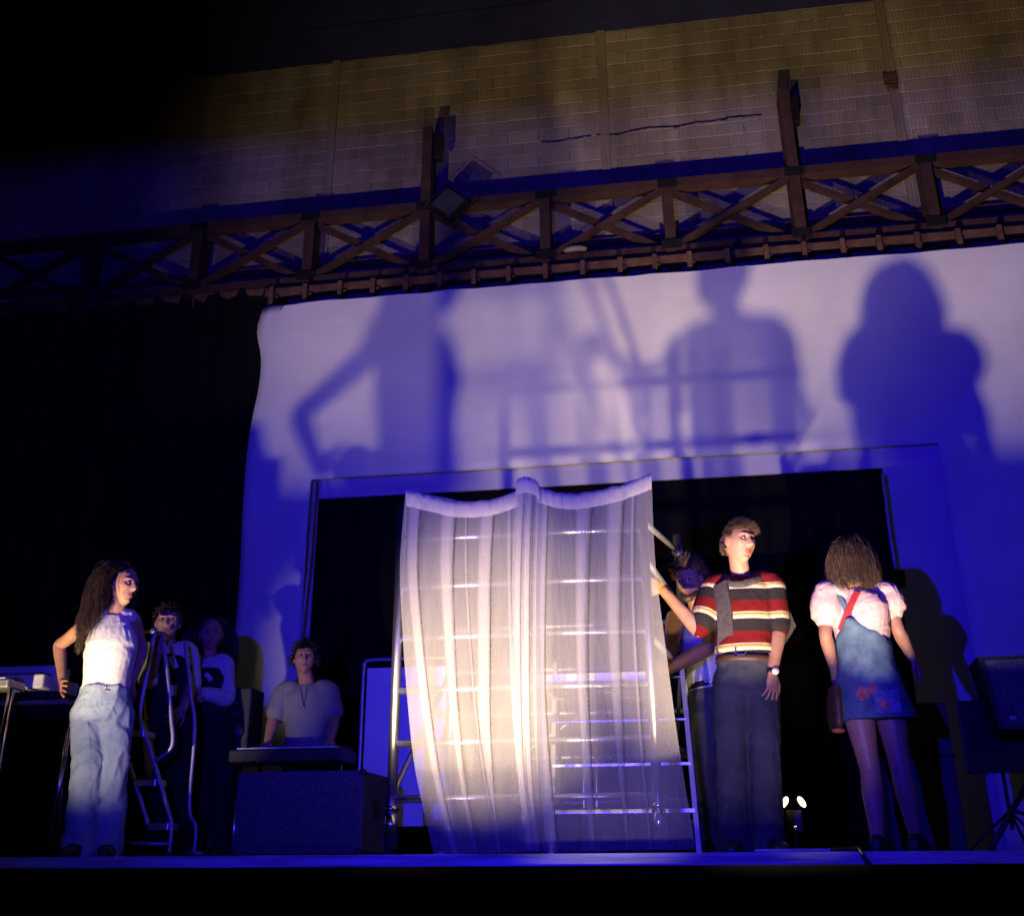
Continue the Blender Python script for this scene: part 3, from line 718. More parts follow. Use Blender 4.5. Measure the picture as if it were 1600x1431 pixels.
p.hair(M_hair_br, 2200, lambda d: .042 if d.z > .45 else .014, mask, grav=.12, out=.45, wid=.0016, lift=.010, jit=.12, seg=5, seed=4, part=lambda d: V3(0, .9, .35) if d.z > .35 else V3(0, -.1, -.4), wav=.001)
p.hair(M_hair_br, 60, lambda d: .012, lambda x, y, z: .27 < z < .32 and y > .55 and .18 < abs(x) < .62, cap=False, grav=.0, out=.3, wid=.0016, lift=.002, seg=3, seed=5, name='eyebrows', part=lambda d: V3(math.copysign(.8, d.x), 0, .1), wav=0)

# ---------- man behind him gripping the tower
Y = 6.35
J = JJ(head=(1078, 907, Y-.12), neck=(1090, 950, Y), shL=(1056, 965, Y-.04), shR=(1128, 965, Y+.05), elL=(1047, 1018, Y-.25), wrL=(1040, 1060, Y-.45), elR=(1105, 1012, Y-.22), wrR=(1040, 1047, Y-.55),
       hipL=(1102, 1090, Y), hipR=(1136, 1090, Y), knL=(1102, 1205, Y-.05), knR=(1140, 1205, Y), ankL=(1112, 1322, Y), ankR=(1145, 1322, Y+.05))
p = Person('man in a white vest and grey jeans leaning in behind the striped shirt', J, V3(-.45, -.85, -.30), V3(-.35, -1, 0), V3(-.45, -1, 0), M_skin2, .0065, 1.03)
p.body(handL=(V3(-.6, -.6, .1), V3(0, .8, -.3), .9), handR=(V3(-.8, -.4, .2), V3(0, .8, -.3), .9), armr=1.12)
def fill(mb):
    rings(mb, torso_secs(J, [(.10, .150, .115, 0), (.2, .155, .118, 0), (.45, .150, .115, 0), (.68, .165, .12, 0), (.82, .145, .10, 0), (.9, .10, .085, 0)], p.fH, p.fS))
p.garment('vest', fill, M_offw, .009, .006, (8, 8, 5), 17)
p.trousers(M_jeans_g, .155, .115, .098, .085, .085, top=.18, seed=19, name='jeans')
mb = MB(); rings(mb, torso_secs(J, [(.12, .153, .118, 0), (.18, .153, .118, 0)], p.fH, p.fS), 28); mb.build('belt', M_blackc, p.root, True)
p.shoes(M_shoe, V3(-.3, -1, 0), V3(.1, -1, 0))
p.hair(M_hair_br, 700, lambda d: .06, lambda x, y, z: (z > .55 if y > .25 else z > .1), grav=.2, out=.5, wid=.003, lift=.012, seg=5, seed=8, wav=.005, part=lambda d: V3(0, -.4, .4))
def fill(mb):
    c, rt, fw, u, k = p.hf
    limb(mb, [c+fw*.045-u*.075-rt*.045, c+fw*.085-u*.105, c+fw*.045-u*.075+rt*.045], [.016, .022, .016], 10, 4)
p.garment('beard', fill, M_hair_br, .006, .004, (40, 40, 40), 2)

# ---------- girl in the white top, left
Y = 5.6
J = JJ(head=(194, 916, Y-.03), neck=(180, 962, Y), shL=(143, 970, Y-.02), shR=(208, 968, Y+.06), elL=(93, 1008, Y+.14), wrL=(98, 1066, Y+.10), elR=(222, 1015, Y+.16), wrR=(205, 1068, Y+.10),
       hipL=(140, 1112, Y), hipR=(182, 1112, Y+.03), knL=(137, 1212, Y-.08), knR=(173, 1212, Y), ankL=(126, 1318, Y-.05), ankR=(168, 1318, Y+.06))
p = Person('long haired girl in a white sleeveless top and faded jeans with hand on hip', J, V3(.95, -.36, -.02), V3(.25, -1, 0), V3(.45, -1, 0), voxel=.0042, hs=.98, female=True)
p.body(handL=(V3(.45, -.75, -.35), V3(.8, .5, 0), .35, .95, -1), handR=(V3(-.3, .1, -.8), V3(-.6, .4, 0), .5))
def fill(mb):
    rings(mb, torso_secs(J, [(.20, .125, .105, 0), (.28, .128, .108, 0), (.40, .130, .112, .0), (.58, .142, .118, .004), (.70, .146, .118, .004), (.82, .132, .104, 0), (.92, .098, .078, 0), (1.0, .058, .055, 0)], p.fH, p.fS))
    for sd in 'LR': limb(mb, [J['neck'].lerp(J['sh'+sd], .4), J['neck'].lerp(J['sh'+sd], .82)], [.055, .056], 12, 3)
p.garment('top', fill, M_white, .0075, .010, (7, 7, 5), 31)
p.trousers(M_jeans_l, .168, .130, .090, .080, .084, top=.25, seed=41, waist=.128, amp=.022, name='jeans')
jb = p.bvh(p.last)
mb = MB(); rings(mb, torso_secs(J, [(.195, .128, .117, 0), (.24, .126, .115, 0)], p.fH, p.fS), 28); bl = mb.build('belt', M_leather, p.root, True)
bb = p.bvh(bl)
for x in (146, 165, 183, 198):
    c_, nn = hit(bb, x, 1073, .004); MB().ell(c_, (.008, .006, .008), 8).build('stud', M_gold, p.root, True)
ribbon('pocket_flap', jb, [(114, 1126), (126, 1128), (138, 1130)], .022, M_jeans_l, p.root, .005)
ribbon('pocket_seam', jb, [(138, 1132), (139, 1152), (140, 1170)], .010, M_jeans_l, p.root, .004)
p.shoes(M_shoe, V3(.1, -1, 0), V3(.5, -1, 0))
cols = [(J['neck'], .066), (J['shL'], .062), (J['shR'], .062), (J['neck'].lerp(J['hipL'], .25)+V3(0, -.02, 0), .135), (J['neck'].lerp(J['hipR'], .25), .13)]
p.hair(M_hair_dk, 4000, lambda d: .40 if d.z < .7 else .47, lambda x, y, z: y < .38 and (z > .60 if y > .1 else z > .3 if y > -.1 else z > -.5), cols, grav=.5, hold=4, out=.2, wid=.0015, lift=.018, seg=13, seed=12, wav=.004, wfreq=20, jit=.15, part=lambda d: V3(.55, -.32, -.12) if d.x > -.2 else V3(-.45, -.9, .0))

# ---------- man in white shirt and black waistcoat singing into a microphone
Y = 6.5
J = JJ(head=(262, 974, Y-.06), neck=(262, 1010, Y), shL=(232, 1020, Y), shR=(294, 1020, Y+.05), elL=(232, 1062, Y-.18), wrL=(247, 1017, Y-.30), elR=(300, 1070, Y+.02), wrR=(286, 1106, Y-.15),
       hipL=(248, 1128, Y), hipR=(282, 1128, Y), knL=(248, 1225, Y-.03), knR=(285, 1225, Y), ankL=(252, 1320, Y), ankR=(288, 1320, Y))
p = Person('man in a white shirt and black waistcoat behind the platform ladder singing', J, V3(.35, -.9, .05), V3(.1, -1, 0), V3(.15, -1, 0), M_skin, .0065, 1.0)
p.body(handL=(V3(.05, -.15, .9), V3(.3, .9, 0), 1.15), handR=(V3(-.3, -.5, -.6), V3(-.3, .6, 0), .8))
def fill(mb):
    rings(mb, torso_secs(J, [(.12, .14, .105, 0), (.3, .142, .108, 0), (.65, .165, .12, 0), (.83, .165, .105, 0), (.93, .13, .08, 0), (1.0, .065, .06, 0)], p.fH, p.fS))
    for sd in 'LR':
        S, E = J['sh'+sd], J['el'+sd]; limb(mb, [J['neck'].lerp(S, .6), S, S.lerp(E, .5), E], [.065, .068, .066, .062], 14, 4)
p.garment('shirt', fill, M_white, .009, .008, (8, 8, 6), 51)
def fill(mb):
    rings(mb, torso_secs(J, [(.08, .155, .122, 0), (.3, .158, .126, 0), (.65, .178, .138, 0), (.80, .150, .126, -.002), (.88, .105, .10, -.012)], p.fH, p.fS))
p.garment('waistcoat', fill, M_blackc, .009, .005, (8, 8, 6), 53)
vb = p.bvh(p.last); ribbon('shirt_front', vb, [(266, 1013), (268, 1026), (271, 1040)], .035, M_white, p.root, .004); ribbon('shirt_tail', vb, [(270, 1070), (268, 1086)], .06, M_white, p.root, .004)
p.trousers(M_blackc, .150, .11, .095, .08, .08, top=.17, seed=55)
p.shoes(M_shoe, V3(-.2, -1, 0), V3(.2, -1, 0))
p.hair(M_hair_dk, 450, lambda d: .035, lambda x, y, z: (z > .5 if y > .25 else z > 0), grav=.2, out=.7, wid=.004, lift=.01, seg=4, seed=14)
mic_hand = J['wrL'].copy()

# ---------- woman in black waistcoat with pale sleeves
Y = 6.8
J = JJ(head=(330, 992, Y-.03), neck=(328, 1030, Y), shL=(302, 1038, Y), shR=(352, 1036, Y), elL=(290, 1078, Y-.04), wrL=(300, 1092, Y-.22), elR=(354, 1090, Y-.05), wrR=(312, 1082, Y-.26),
       hipL=(318, 1140, Y), hipR=(346, 1140, Y), knL=(318, 1232, Y), knR=(346, 1232, Y), ankL=(320, 1322, Y), ankR=(346, 1322, Y))
p = Person('woman with long hair, dark waistcoat and pale sleeves gripping a ladder rail', J, V3(.4, -.9, 0), V3(.05, -1, 0), V3(.05, -1, 0), M_skin, .0065, .96, female=True)
p.body(handL=(V3(.5, -.5, 0), V3(0, .8, .3), 1.0), handR=(V3(-.8, -.3, .1), V3(-.2, .9, 0), 1.1))
def fill(mb):
    rings(mb, torso_secs(J, [(.2, .12, .10, 0), (.4, .118, .10, 0), (.65, .14, .125, .01), (.83, .135, .10, 0), (.93, .11, .075, 0), (1.0, .06, .055, 0)], p.fH, p.fS))
    for sd in 'LR':
        S, E, W = J['sh'+sd], J['el'+sd], J['wr'+sd]; limb(mb, [J['neck'].lerp(S, .6), S, S.lerp(E, .5), E, E.lerp(W, .5), E.lerp(W, .9)], [.055, .058, .058, .056, .05, .04], 14, 4)
p.garment('blouse', fill, M_offw, .009, .008, (8, 8, 6), 61)
def fill(mb):
    rings(mb, torso_secs(J, [(.05, .15, .125, 0), (.2, .138, .120, 0), (.4, .135, .118, 0), (.65, .150, .145, .008), (.80, .122, .125, 0), (.87, .085, .09, -.012)], p.fH, p.fS))
p.garment('waistcoat', fill, M_blackc, .009, .005, (8, 8, 6), 63)
ribbon('collar', p.bvh(p.last), [(316, 1028), (319, 1040), (322, 1052)], .03, M_offw, p.root, .004)
p.trousers(M_blackc, .150, .12, .10, .085, .09, top=.17, seed=65)
p.shoes(M_shoe, V3(-.2, -1, 0), V3(.2, -1, 0))
cols = [(J['neck'], .06), (J['shL'], .06), (J['shR'], .06), (J['neck']-V3(0, 0, .16), .125)]
p.hair(M_hair_dk, 900, lambda d: .36, lambda x, y, z: y < .38 and (z > .60 if y > .1 else z > .3 if y > -.1 else z > -.5), cols, grav=.5, hold=4, out=.2, wid=.0032, lift=.011, seg=10, seed=15, wav=.005, jit=.1, part=lambda d: V3(math.copysign(.7, d.x), -.7, .0))

# ---------- keyboard player
M_tee = mat('grey_white_cotton', (.17, .17, .18), .9, var=.1, scale=6, spec=.1)
Y = 7.0
J = JJ(head=(476, 1030, Y-.08), neck=(480, 1070, Y), shL=(444, 1082, Y), shR=(514, 1080, Y), elL=(428, 1124, Y-.06), wrL=(418, 1160, Y-.22), elR=(522, 1122, Y-.05), wrR=(516, 1158, Y-.22),
       hipL=(462, 1178, Y+.03), hipR=(502, 1178, Y+.03), knL=(462, 1255, Y), knR=(502, 1255, Y), ankL=(462, 1325, Y), ankR=(502, 1325, Y))
sc_ = .0
p = Person('keyboard player in a white t-shirt leaning on his instrument in the doorway', J, V3(.35, -.9, .12), V3(0, -1, 0), V3(0, -1, 0), M_skin2, .0065, .93)
p.body(handL=(V3(-.1, -.6, -.5), V3(0, .3, -.8), .35), handR=(V3(0, -.6, -.5), V3(0, .3, -.8), .35))
def fill(mb):
    rings(mb, torso_secs(J, [(.0, .16, .118, 0), (.3, .155, .115, 0), (.65, .175, .122, 0), (.83, .17, .11, 0), (.93, .14, .085, 0), (1.0, .068, .062, 0)], p.fH, p.fS))
    for sd in 'LR':
        S, E = J['sh'+sd], J['el'+sd]; limb(mb, [J['neck'].lerp(S, .6), S, S.lerp(E, .45), S.lerp(E, .8)], [.065, .07, .07, .072], 14, 4)
p.garment('t_shirt', fill, M_tee, .009, .008, (8, 8, 6), 71)
tb = p.bvh(p.last); pts = [hit(tb, x, y, .004)[0] for x, y in ((470, 1074), (471, 1082), (473, 1092), (475, 1104), (477, 1092), (479, 1082), (480, 1074))]
nk_ = MB().tube(pts, .0028, 6).build('necklace', M_bplastic, p.root, True); MB().ell(pts[3], (.010, .007, .014), 10).build('pendant', M_gold, p.root, True)
p.trousers(M_blackc, .150, .11, .09, .08, .08, top=.12, seed=75)
p.shoes(M_shoe, V3(-.2, -1, 0), V3(.2, -1, 0))
p.hair(M_hair_dk, 500, lambda d: .05, lambda x, y, z: (z > .5 if y > .25 else z > -.1), grav=.2, out=.7, wid=.004, lift=.014, seg=4, seed=24)

# ---------- girl in the denim pinafore, back to the audience
Y = 5.8
J = JJ(head=(1332, 878, Y), neck=(1338, 922, Y), shL=(1292, 930, Y), shR=(1384, 930, Y+.02), elL=(1290, 992, Y-.03), wrL=(1304, 1048, Y+.08), elR=(1404, 985, Y+.0), wrR=(1424, 1026, Y+.10),
       hipL=(1335, 1085, Y), hipR=(1385, 1085, Y+.03), knL=(1360, 1205, Y), knR=(1408, 1205, Y+.05), ankL=(1372, 1316, Y-.06), ankR=(1430, 1304, Y+.16))
p = Person('girl in a denim pinafore dress and pink blouse with her back turned', J, V3(.85, .6, -.1), V3(.6, 1, 0), V3(.8, 1, 0), voxel=.0042, hs=.98, female=True)
p.body(handL=(V3(.2, .3, -.9), V3(.5, .5, 0), .5), handR=(V3(.45, .3, -.8), V3(-.4, .3, -.3), .55, .92, -1), bare_leg=True)
def fill(mb):
    rings(mb, torso_secs(J, [(.3, .125, .10, 0), (.5, .135, .11, 0), (.68, .155, .125, 0), (.83, .160, .108, 0), (.93, .125, .08, 0), (1.0, .06, .055, 0)], p.fH, p.fS))
    for sd, q in (('L', .62), ('R', .50)):
        S, E = J['sh'+sd], J['el'+sd]; limb(mb, [J['neck'].lerp(S, .6), S, S.lerp(E, q*.55), S.lerp(E, q*.9), S.lerp(E, q)], [.066, .078, .086, .080, .060], 16, 5)
bo = p.garment('blouse', fill, M_pink, .0075, .010, (9, 9, 8), 81)
def fill(mb):
    rings(mb, torso_secs(J, [(-.235, .222, .165, 0), (-.15, .208, .155, 0), (0, .185, .148, 0), (.15, .166, .135, 0), (.30, .145, .120, 0), (.45, .144, .122, 0), (.55, .130, .128, -.01), (.62, .085, .128, -.02), (.70, .03, .125, -.03)], p.fH, p.fS), 30)
dr = p.garment('pinafore_dress', fill, M_denim, .008, .007, (6, 6, 4), 83)
bb, db = p.bvh(bo), p.bvh(dr)
ribbon('strap', bb, [(1302, 914), (1311, 932), (1321, 950), (1328, 962)], .028, M_denim, p.root, .005)
ribbon('bag_strap', bb, [(1340, 926), (1331, 944), (1322, 964), (1314, 984)], .034, M_redstrap, p.root, .008)
ribbon('waist_seam', db, [(1303, 1042), (1330, 1046), (1360, 1047), (1392, 1044)], .012, M_denim, p.root, .004)
M_flower = mat('red_flower_print', (.42, .07, .05), .9, scale=30, col2=(.62, .26, .20)); M_lilac = mat('lilac_patch', (.16, .17, .30), .9, var=.4, scale=40)
def patch(name, cx, cy, r, mt, lobes, parent, off):
    c_, nn = hit(db, cx, cy, off); lat = nn.cross(V3(0, 0, 1)).normalized(); u_ = lat.cross(nn)
    k = 40; v = [c_+nn*.003]; 
    for i in range(k):
        a = i*6.283/k; q = r*(1+.10*math.cos(lobes*a)+.16*noise.noise(Vector((cx+3*math.cos(a), cy+3*math.sin(a), 0)))) if lobes != 4 else r*min(1.3, 1/max(abs(math.cos(a)), abs(math.sin(a))))
        v.append(c_+lat*(q*math.cos(a))+u_*(q*math.sin(a)))
    v += [q-nn*.006 for q in v[1:]]
    f = [(0, 1+i, 1+(i+1) % k) for i in range(k)]+[(1+i, 1+k+i, 1+k+(i+1) % k, 1+(i+1) % k) for i in range(k)]
    return obj(name, v, f, mt, parent)
patch('flower_patch', 1349, 1083, .036, M_flower, 5, p.root, .008)
patch('flower_patch', 1364, 1077, .026, M_flower, 5, p.root, .006)
q = patch('square_patch', 1387, 1096, .064, M_lilac, 4, p.root, .008); patch('flower', 1381, 1101, .028, M_flower, 5, q, .013)
p.shoes(M_shoe, V3(.4, 1, 0), V3(.5, 1, 0))
hx = V3(0, 0, 1)
cols = [(J['neck'], .06), (J['shL'], .055), (J['shR'], .055), (J['neck']-V3(0, 0, .14), .12)]
p.hair(M_hair_cu, 4200, lambda d: .21 if d.z > .2 else .13, lambda x, y, z: (z > .5 if y > .4 else z > -.6), cols, grav=.38, out=.5, wid=.0015, lift=.020, seg=12, seed=33, wav=.009, wfreq=45, jit=.26, part=lambda d: V3(d.x*.8, d.y*.5, -.1))
# her shoulder bag
def fill(mb): rings(mb, [(at(1303, 1072, Y-.03), .018, .06, V3(1, .2, 0), V3(-.2, 1, 0)), (at(1303, 1095, Y-.03), .023, .08, V3(1, .2, 0), V3(-.2, 1, 0)), (at(1305, 1128, Y-.03), .023, .08, V3(1, .2, 0), V3(-.2, 1, 0)), (at(1307, 1139, Y-.03), .018, .07, V3(1, .2, 0), V3(-.2, 1, 0))], 20, 3)
mb = MB(); fill(mb); co, no, fc = fuse(mb, .008, 4); co = wrinkle(co, no, .004, (10, 10, 10), 2)
q = at(1306, 1140, Y-.03); bag = empty('shoulder_bag', q, 'brown leather shoulder bag at the hip of the girl in denim', 'bag')
bg_ = obj('body', [Vector(v) for v in co], fc, M_leather, bag, True)
M_orange = mat('orange_leather', (.5, .14, .04), .6, var=.2); MB().ell(at(1310, 1141, Y-.1), (.035, .03, .014), 12).build('tassel', M_orange, bag, True)
# ================================================================== PROPS
def tubes(name, segs, r, mt, parent, n=10):
    "each segment one piece of tube, one child each"
    out = []
    for i, s in enumerate(segs):
        mb = MB(); mb.tube(s if len(s) == 2 else smooth_path(s, 6), r, n); out.append(mb.build(name, mt, parent, True))
    return out
# ---------- aluminium scaffold tower behind the curtain
SY, SB = 5.20, 6.45
sx = [at(612, 1250, SY).x, at(822, 1250, SY).x, at(1028, 1250, SY).x]; TOPZ = 1.80
zr = [at(700, y, SY).z for y in (1247, 1160, 1077, 995, 915, 840)]
sy_ = [SY]*3; 
tw = empty('scaffold_tower', (sx[1], (SY+SB)/2, 0), 'aluminium scaffold tower with ladder rungs standing behind the sheer curtains', 'scaffold')
for x, y in zip(sx, sy_): tubes('upright', [[(x, y, .19), (x, y, TOPZ)]], .026, M_alu, tw, 14)
for z in zr:
    for a, b in ((0, 1), (1, 2)): tubes('rung', [[(sx[a]+.02, sy_[a], z), (sx[b]-.02, sy_[b], z)]], .019, M_alu, tw)
bx = [sx[0]+.03, at(1062, 900, SB).x]
for x, zt in ((bx[0], 1.6), (bx[1], at(1062, 836, SB).z)): tubes('upright', [[(x, SB, .19), (x, SB, zt)]], .026, M_alu2, tw, 14)
for z in zr[:5]: tubes('rung', [[(bx[0], SB, z+.03), (bx[1], SB, z+.03)]], .018, M_alu2, tw)
tubes('brace', [[(sx[0], SY+.04, .30), (bx[0], SB, 1.1)], [(sx[2], SY, zr[5]+.04), at(1060, 862, SB)], [(bx[0], SB-.04, .3), (bx[1], SB-.04, 1.2)], [(sx[2], SY+.03, .4), (bx[1], SB-.03, 1.05)], at_pts] if False else
      [[(sx[0], SY+.04, .30), (bx[0], SB, 1.1)], [(sx[2], SY, zr[5]+.04), at(1060, 862, SB)], [(bx[0], SB-.04, .3), (bx[1], SB-.04, 1.2)]], .016, M_alu2, tw)
tubes('clamp', [[at(1056, 858, SB-.03), at(1066, 872, SB-.03)]], .035, M_alu2, tw)
for z in (zr[0], zr[1]+.02, zr[3]-.02, at(1036, 916, 5.76).z+.02): tubes('rung', [[(sx[2], SY+.02, z), (bx[1], SB-.02, z)]], .016, M_alu2, tw)
zd = zr[2]+.03
for i in range(4):
    y0 = sy_[2]+.06+i*.2; MB().box((sx[1]+.06, y0, zd), (sx[2]-.02, y0+.19, zd+.03), .004).build('deck_plank', M_alu2, tw)
MB().box((sx[1]+.04, sy_[2]+.02, zd-.01), (sx[2]-.01, sy_[2]+.05, zd+.035)).build('deck_rail', M_alu2, tw)
for (x, y) in ((sx[0], SY), (sx[1], sy_[1]), (sx[2], sy_[2]), (bx[0], SB), (bx[1], SB)):
    MB().tube([(x, y, .20), (x, y, .09)], .033, 14).tube([(x, y, .23), (x, y, .205)], .038, 14).build('jack', M_chrome, tw, True)
    cs = MB().tube([(x-.022, y+.03, .062), (x+.022, y+.03, .062)], .058, 20).build('castor', M_rubber, tw, True)
    MB().tube([(x-.026, y+.03, .062), (x+.026, y+.03, .062)], .034, 16).build('hub', M_red, cs, True)
    MB().box((x-.034, y-.02, .05), (x-.028, y+.06, .12)).box((x+.028, y-.02, .05), (x+.034, y+.06, .12)).box((x-.034, y-.02, .12), (x+.034, y+.06, .128)).build('fork', M_gmetal, cs)

# ---------- sheer curtains draped over the tower
def sheer(name, fac, col):
    mt = bpy.data.materials.new(name); mt.use_nodes = True; n, l = mt.node_tree.nodes, mt.node_tree.links
    n.remove(n['Principled BSDF']); out = n['Material Output']
    d = n.new('ShaderNodeBsdfDiffuse'); t = n.new('ShaderNodeBsdfTranslucent'); tr = n.new('ShaderNodeBsdfTransparent')
    for q in (d, t): q.inputs['Color'].default_value = (*col, 1)
    a = n.new('ShaderNodeMixShader'); a.inputs[0].default_value = .4; l.new(d.outputs[0], a.inputs[1]); l.new(t.outputs[0], a.inputs[2])
    b = n.new('ShaderNodeMixShader'); l.new(tr.outputs[0], b.inputs[1]); l.new(a.outputs[0], b.inputs[2]); l.new(b.outputs[0], out.inputs[0])
    tc = n.new('ShaderNodeTexCoord'); nz = n.new('ShaderNodeTexNoise'); mp = n.new('ShaderNodeMapping'); mp.inputs['Scale'].default_value = (9, 9, 1.2); nz.inputs['Scale'].default_value = 3; nz.inputs['Detail'].default_value = 5
    l.new(tc.outputs['Object'], mp.inputs[0]); l.new(mp.outputs[0], nz.inputs['Vector'])
    mr = n.new('ShaderNodeMapRange'); mr.inputs[3].default_value = fac-.07; mr.inputs[4].default_value = fac+.07; l.new(nz.outputs['Fac'], mr.inputs[0]); l.new(mr.outputs[0], b.inputs[0])
    bp = n.new('ShaderNodeBump'); bp.inputs['Strength'].default_value = .28; bp.inputs['Distance'].default_value = .03
    n2 = n.new('ShaderNodeTexNoise'); m2 = n.new('ShaderNodeMapping'); m2.inputs['Scale'].default_value = (26, 26, 3.5); m2.inputs['Rotation'].default_value = (0, .12, 0); n2.inputs['Scale'].default_value = 1.5; n2.inputs['Detail'].default_value = 7; n2.inputs['Distortion'].default_value = .6
    l.new(tc.outputs['Object'], m2.inputs[0]); l.new(m2.outputs[0], n2.inputs['Vector']); l.new(n2.outputs['Fac'], bp.inputs['Height'])
    for q in (d, t): l.new(bp.outputs[0], q.inputs['Normal'])
    return mt
M_sheer = sheer('sheer_voile', .40, (.52, .50, .51)); M_tape = sheer('curtain_tape', .84, (.56, .52, .51))
CYF = 5.00
def cdep(x): return .06*max(0, min(1.3, (x-826)/200))
def poly(pts, t):
    "point at fraction t of a pixel polyline, smooth"
    k = len(pts)-1; s = min(t*k, k-1e-6); i = int(s); u = s-i
    a, b, c, d = (pts[max(i-1, 0)], pts[i], pts[i+1], pts[min(i+2, k)])
    return tuple(.5*(2*b[j]+(c[j]-a[j])*u+(2*a[j]-5*b[j]+4*c[j]-d[j])*u*u+(3*b[j]-a[j]-3*c[j]+d[j])*u**3) for j in (0, 1))
def curtain(label, left, right, top, folds, seed, depth=0, thick=.85):
    """left/right: side outlines, top: sag of the heading, folds: (u at top, u at foot, width top, width foot)
    the cloth runs on, doubles back and runs on again at every fold, so folds are three layers thick"""
    root = empty('sheer_curtain', at(*left[-1], CYF), label, 'curtain', 'sheer curtains on the scaffold tower')
    root.location.z = 0
    rows, V, F = 64, [], []; per = 5
    ncol = None
    def col_u(v):
        us = []; ly = []
        prev = 0.
        for (u0, u1, w0, w1) in folds:
            wob = .012*noise.noise(Vector((u0*9, v*2.2, seed)))
            c = u0+(u1-u0)*v+wob; w_ = max(.006, w0+(w1-w0)*v); a, b = max(prev+.004, c-w_/2), min(.998, c+w_/2)
            for i in range(per): us.append(prev+(b-prev)*i/per); ly.append(0.)
            us.append(b); ly.append(.15)
            for i in range(1, 4): us.append(b+(a-b)*i/4); ly.append(.5+.02*i)
            us.append(a); ly.append(.95)
            prev = a; 
            base = 1.
            us.append(a+.35*(b-a)); ly.append(1.); us.append(b); ly.append(.7); prev = b
        for i in range(per+1): us.append(prev+(1-prev)*i/per); ly.append(0.)
        return us, ly
    for r in range(rows+1):
        v = r/rows; us, ly = col_u(v); ncol = len(us)
        lp, rp = poly(left, v), poly(right, v)
        for k, (u, y_) in enumerate(zip(us, ly)):
            x = lp[0]+(rp[0]-lp[0])*u; y = lp[1]+(rp[1]-lp[1])*u
            tx, ty = poly(top, u); y += (ty-(top[0][1]+(top[-1][1]-top[0][1])*u))*(1-v)**1.0
            d = depth+.022*y_*(.5+.9*v)+.010*math.sin(u*17+seed+1.2*math.sin(v*3))*(.35+v)+.012*noise.noise(Vector((u*8, v*2.5, seed+k*.05)))*(.4+v)
            d += -.02*math.sin(v*math.pi)
            p = at(x, y, CYF+d+cdep(x))
            if v == 1: p.z = max(p.z, .005)
            V.append(p)
    for r in range(rows):
        for k in range(ncol-1): F.append((r*ncol+k, r*ncol+k+1, (r+1)*ncol+k+1, (r+1)*ncol+k))
    obj('cloth', V, F, M_sheer, root, True)
    # heading tape
    V = []; F = []; n = 70; hh = (-1, 0, 8, 17, 24)
    for i in range(n+1):
        u = i/n; tx, ty = poly(top, u); e = 2.5*noise.noise(Vector((u*14, seed, 0)))
        for j, h in enumerate(hh):
            V.append(at(tx, ty+h+(e if j < 2 else e*.4), CYF+cdep(tx)+depth-.012-.010*math.sin(j*.8)+.006*noise.noise(Vector((u*30, j*.5, seed)))+.006*noise.noise(Vector((u*22+j*.8, seed, 2)))))
    for i in range(n):
        for j in range(len(hh)-1): F.append((i*5+j, i*5+5+j, i*5+6+j, i*5+j+1))
    obj('heading_tape', V, F, M_tape, root, True)
    return root
curtain('left sheer white curtain panel, glowing warm in the footlight', [(634, 766), (625, 880), (629, 990), (638, 1110), (650, 1210), (678, 1334)], [(822, 760), (822, 900), (826, 1100), (836, 1230), (846, 1330)],
        [(634, 766), (672, 775), (715, 784), (768, 781), (822, 762)], [(.08, .20, .10, .07), (.36, .40, .14, .03), (.50, .62, .02, .03), (.70, .58, .12, .09), (.86, .90, .03, .05)], 1)
curtain('narrow gathered sheer curtain tail hanging over the middle upright', [(806, 752), (800, 900), (800, 1080), (806, 1200), (822, 1330)], [(843, 760), (838, 900), (838, 1080), (842, 1230), (852, 1330)],
        [(806, 754), (812, 747), (824, 746), (836, 750), (843, 758)], [(.25, .25, .30, .25), (.6, .6, .3, .25)], 5, -.05)
curtain('right sheer white curtain panel, dim and bluish, its edge held by the striped man', [(838, 762), (834, 900), (832, 1080), (840, 1220), (850, 1331)], [(1018, 742), (1024, 880), (1040, 1010), (1060, 1160), (1087, 1326)],
        [(838, 760), (880, 771), (920, 769), (970, 758), (1018, 740)], [(.06, .05, .12, .10), (.42, .33, .15, .04), (.69, .56, .16, .02), (.84, .70, .03, .02)], 9)

# ---------- step ladder behind the curtain, right
ld = empty('step_ladder', at(1080, 1330, 5.95), 'slim grey step ladder half hidden by the right curtain edge', 'ladder'); ld.location.z = 0
q0, q1 = at(1064, 1030, 5.95), at(1092, 1328, 5.80); r0, r1 = at(868, 1030, 5.95), at(862, 1328, 5.80); q1.z = r1.z = 0
for a, b in ((q0, q1), (r0, r1)): MB().bar(a, b, .025, .055).build('rail', M_alu2, ld)
for y in (1052, 1121, 1192, 1266):
    t = (q0.z-at(1000, y, 5.7).z)/q0.z; a, b = r0.lerp(r1, t), q0.lerp(q1, t); MB().box((a.x, a.y-.035, a.z-.012), (b.x, b.y+.035, b.z+.012)).build('step', M_alu, ld)
MB().bar(q0, at(1050, 1326, 6.35), .02, .035).build('rear_leg', M_gmetal, ld); MB().bar(r0, at(880, 1326, 6.35), .02, .035).build('rear_leg', M_gmetal, ld)
for x in (912, 932): MB().tube([at(x, 1165, 5.9), at(x+1, 1330, 5.9)], .012).build('stay', M_alu, ld, True)

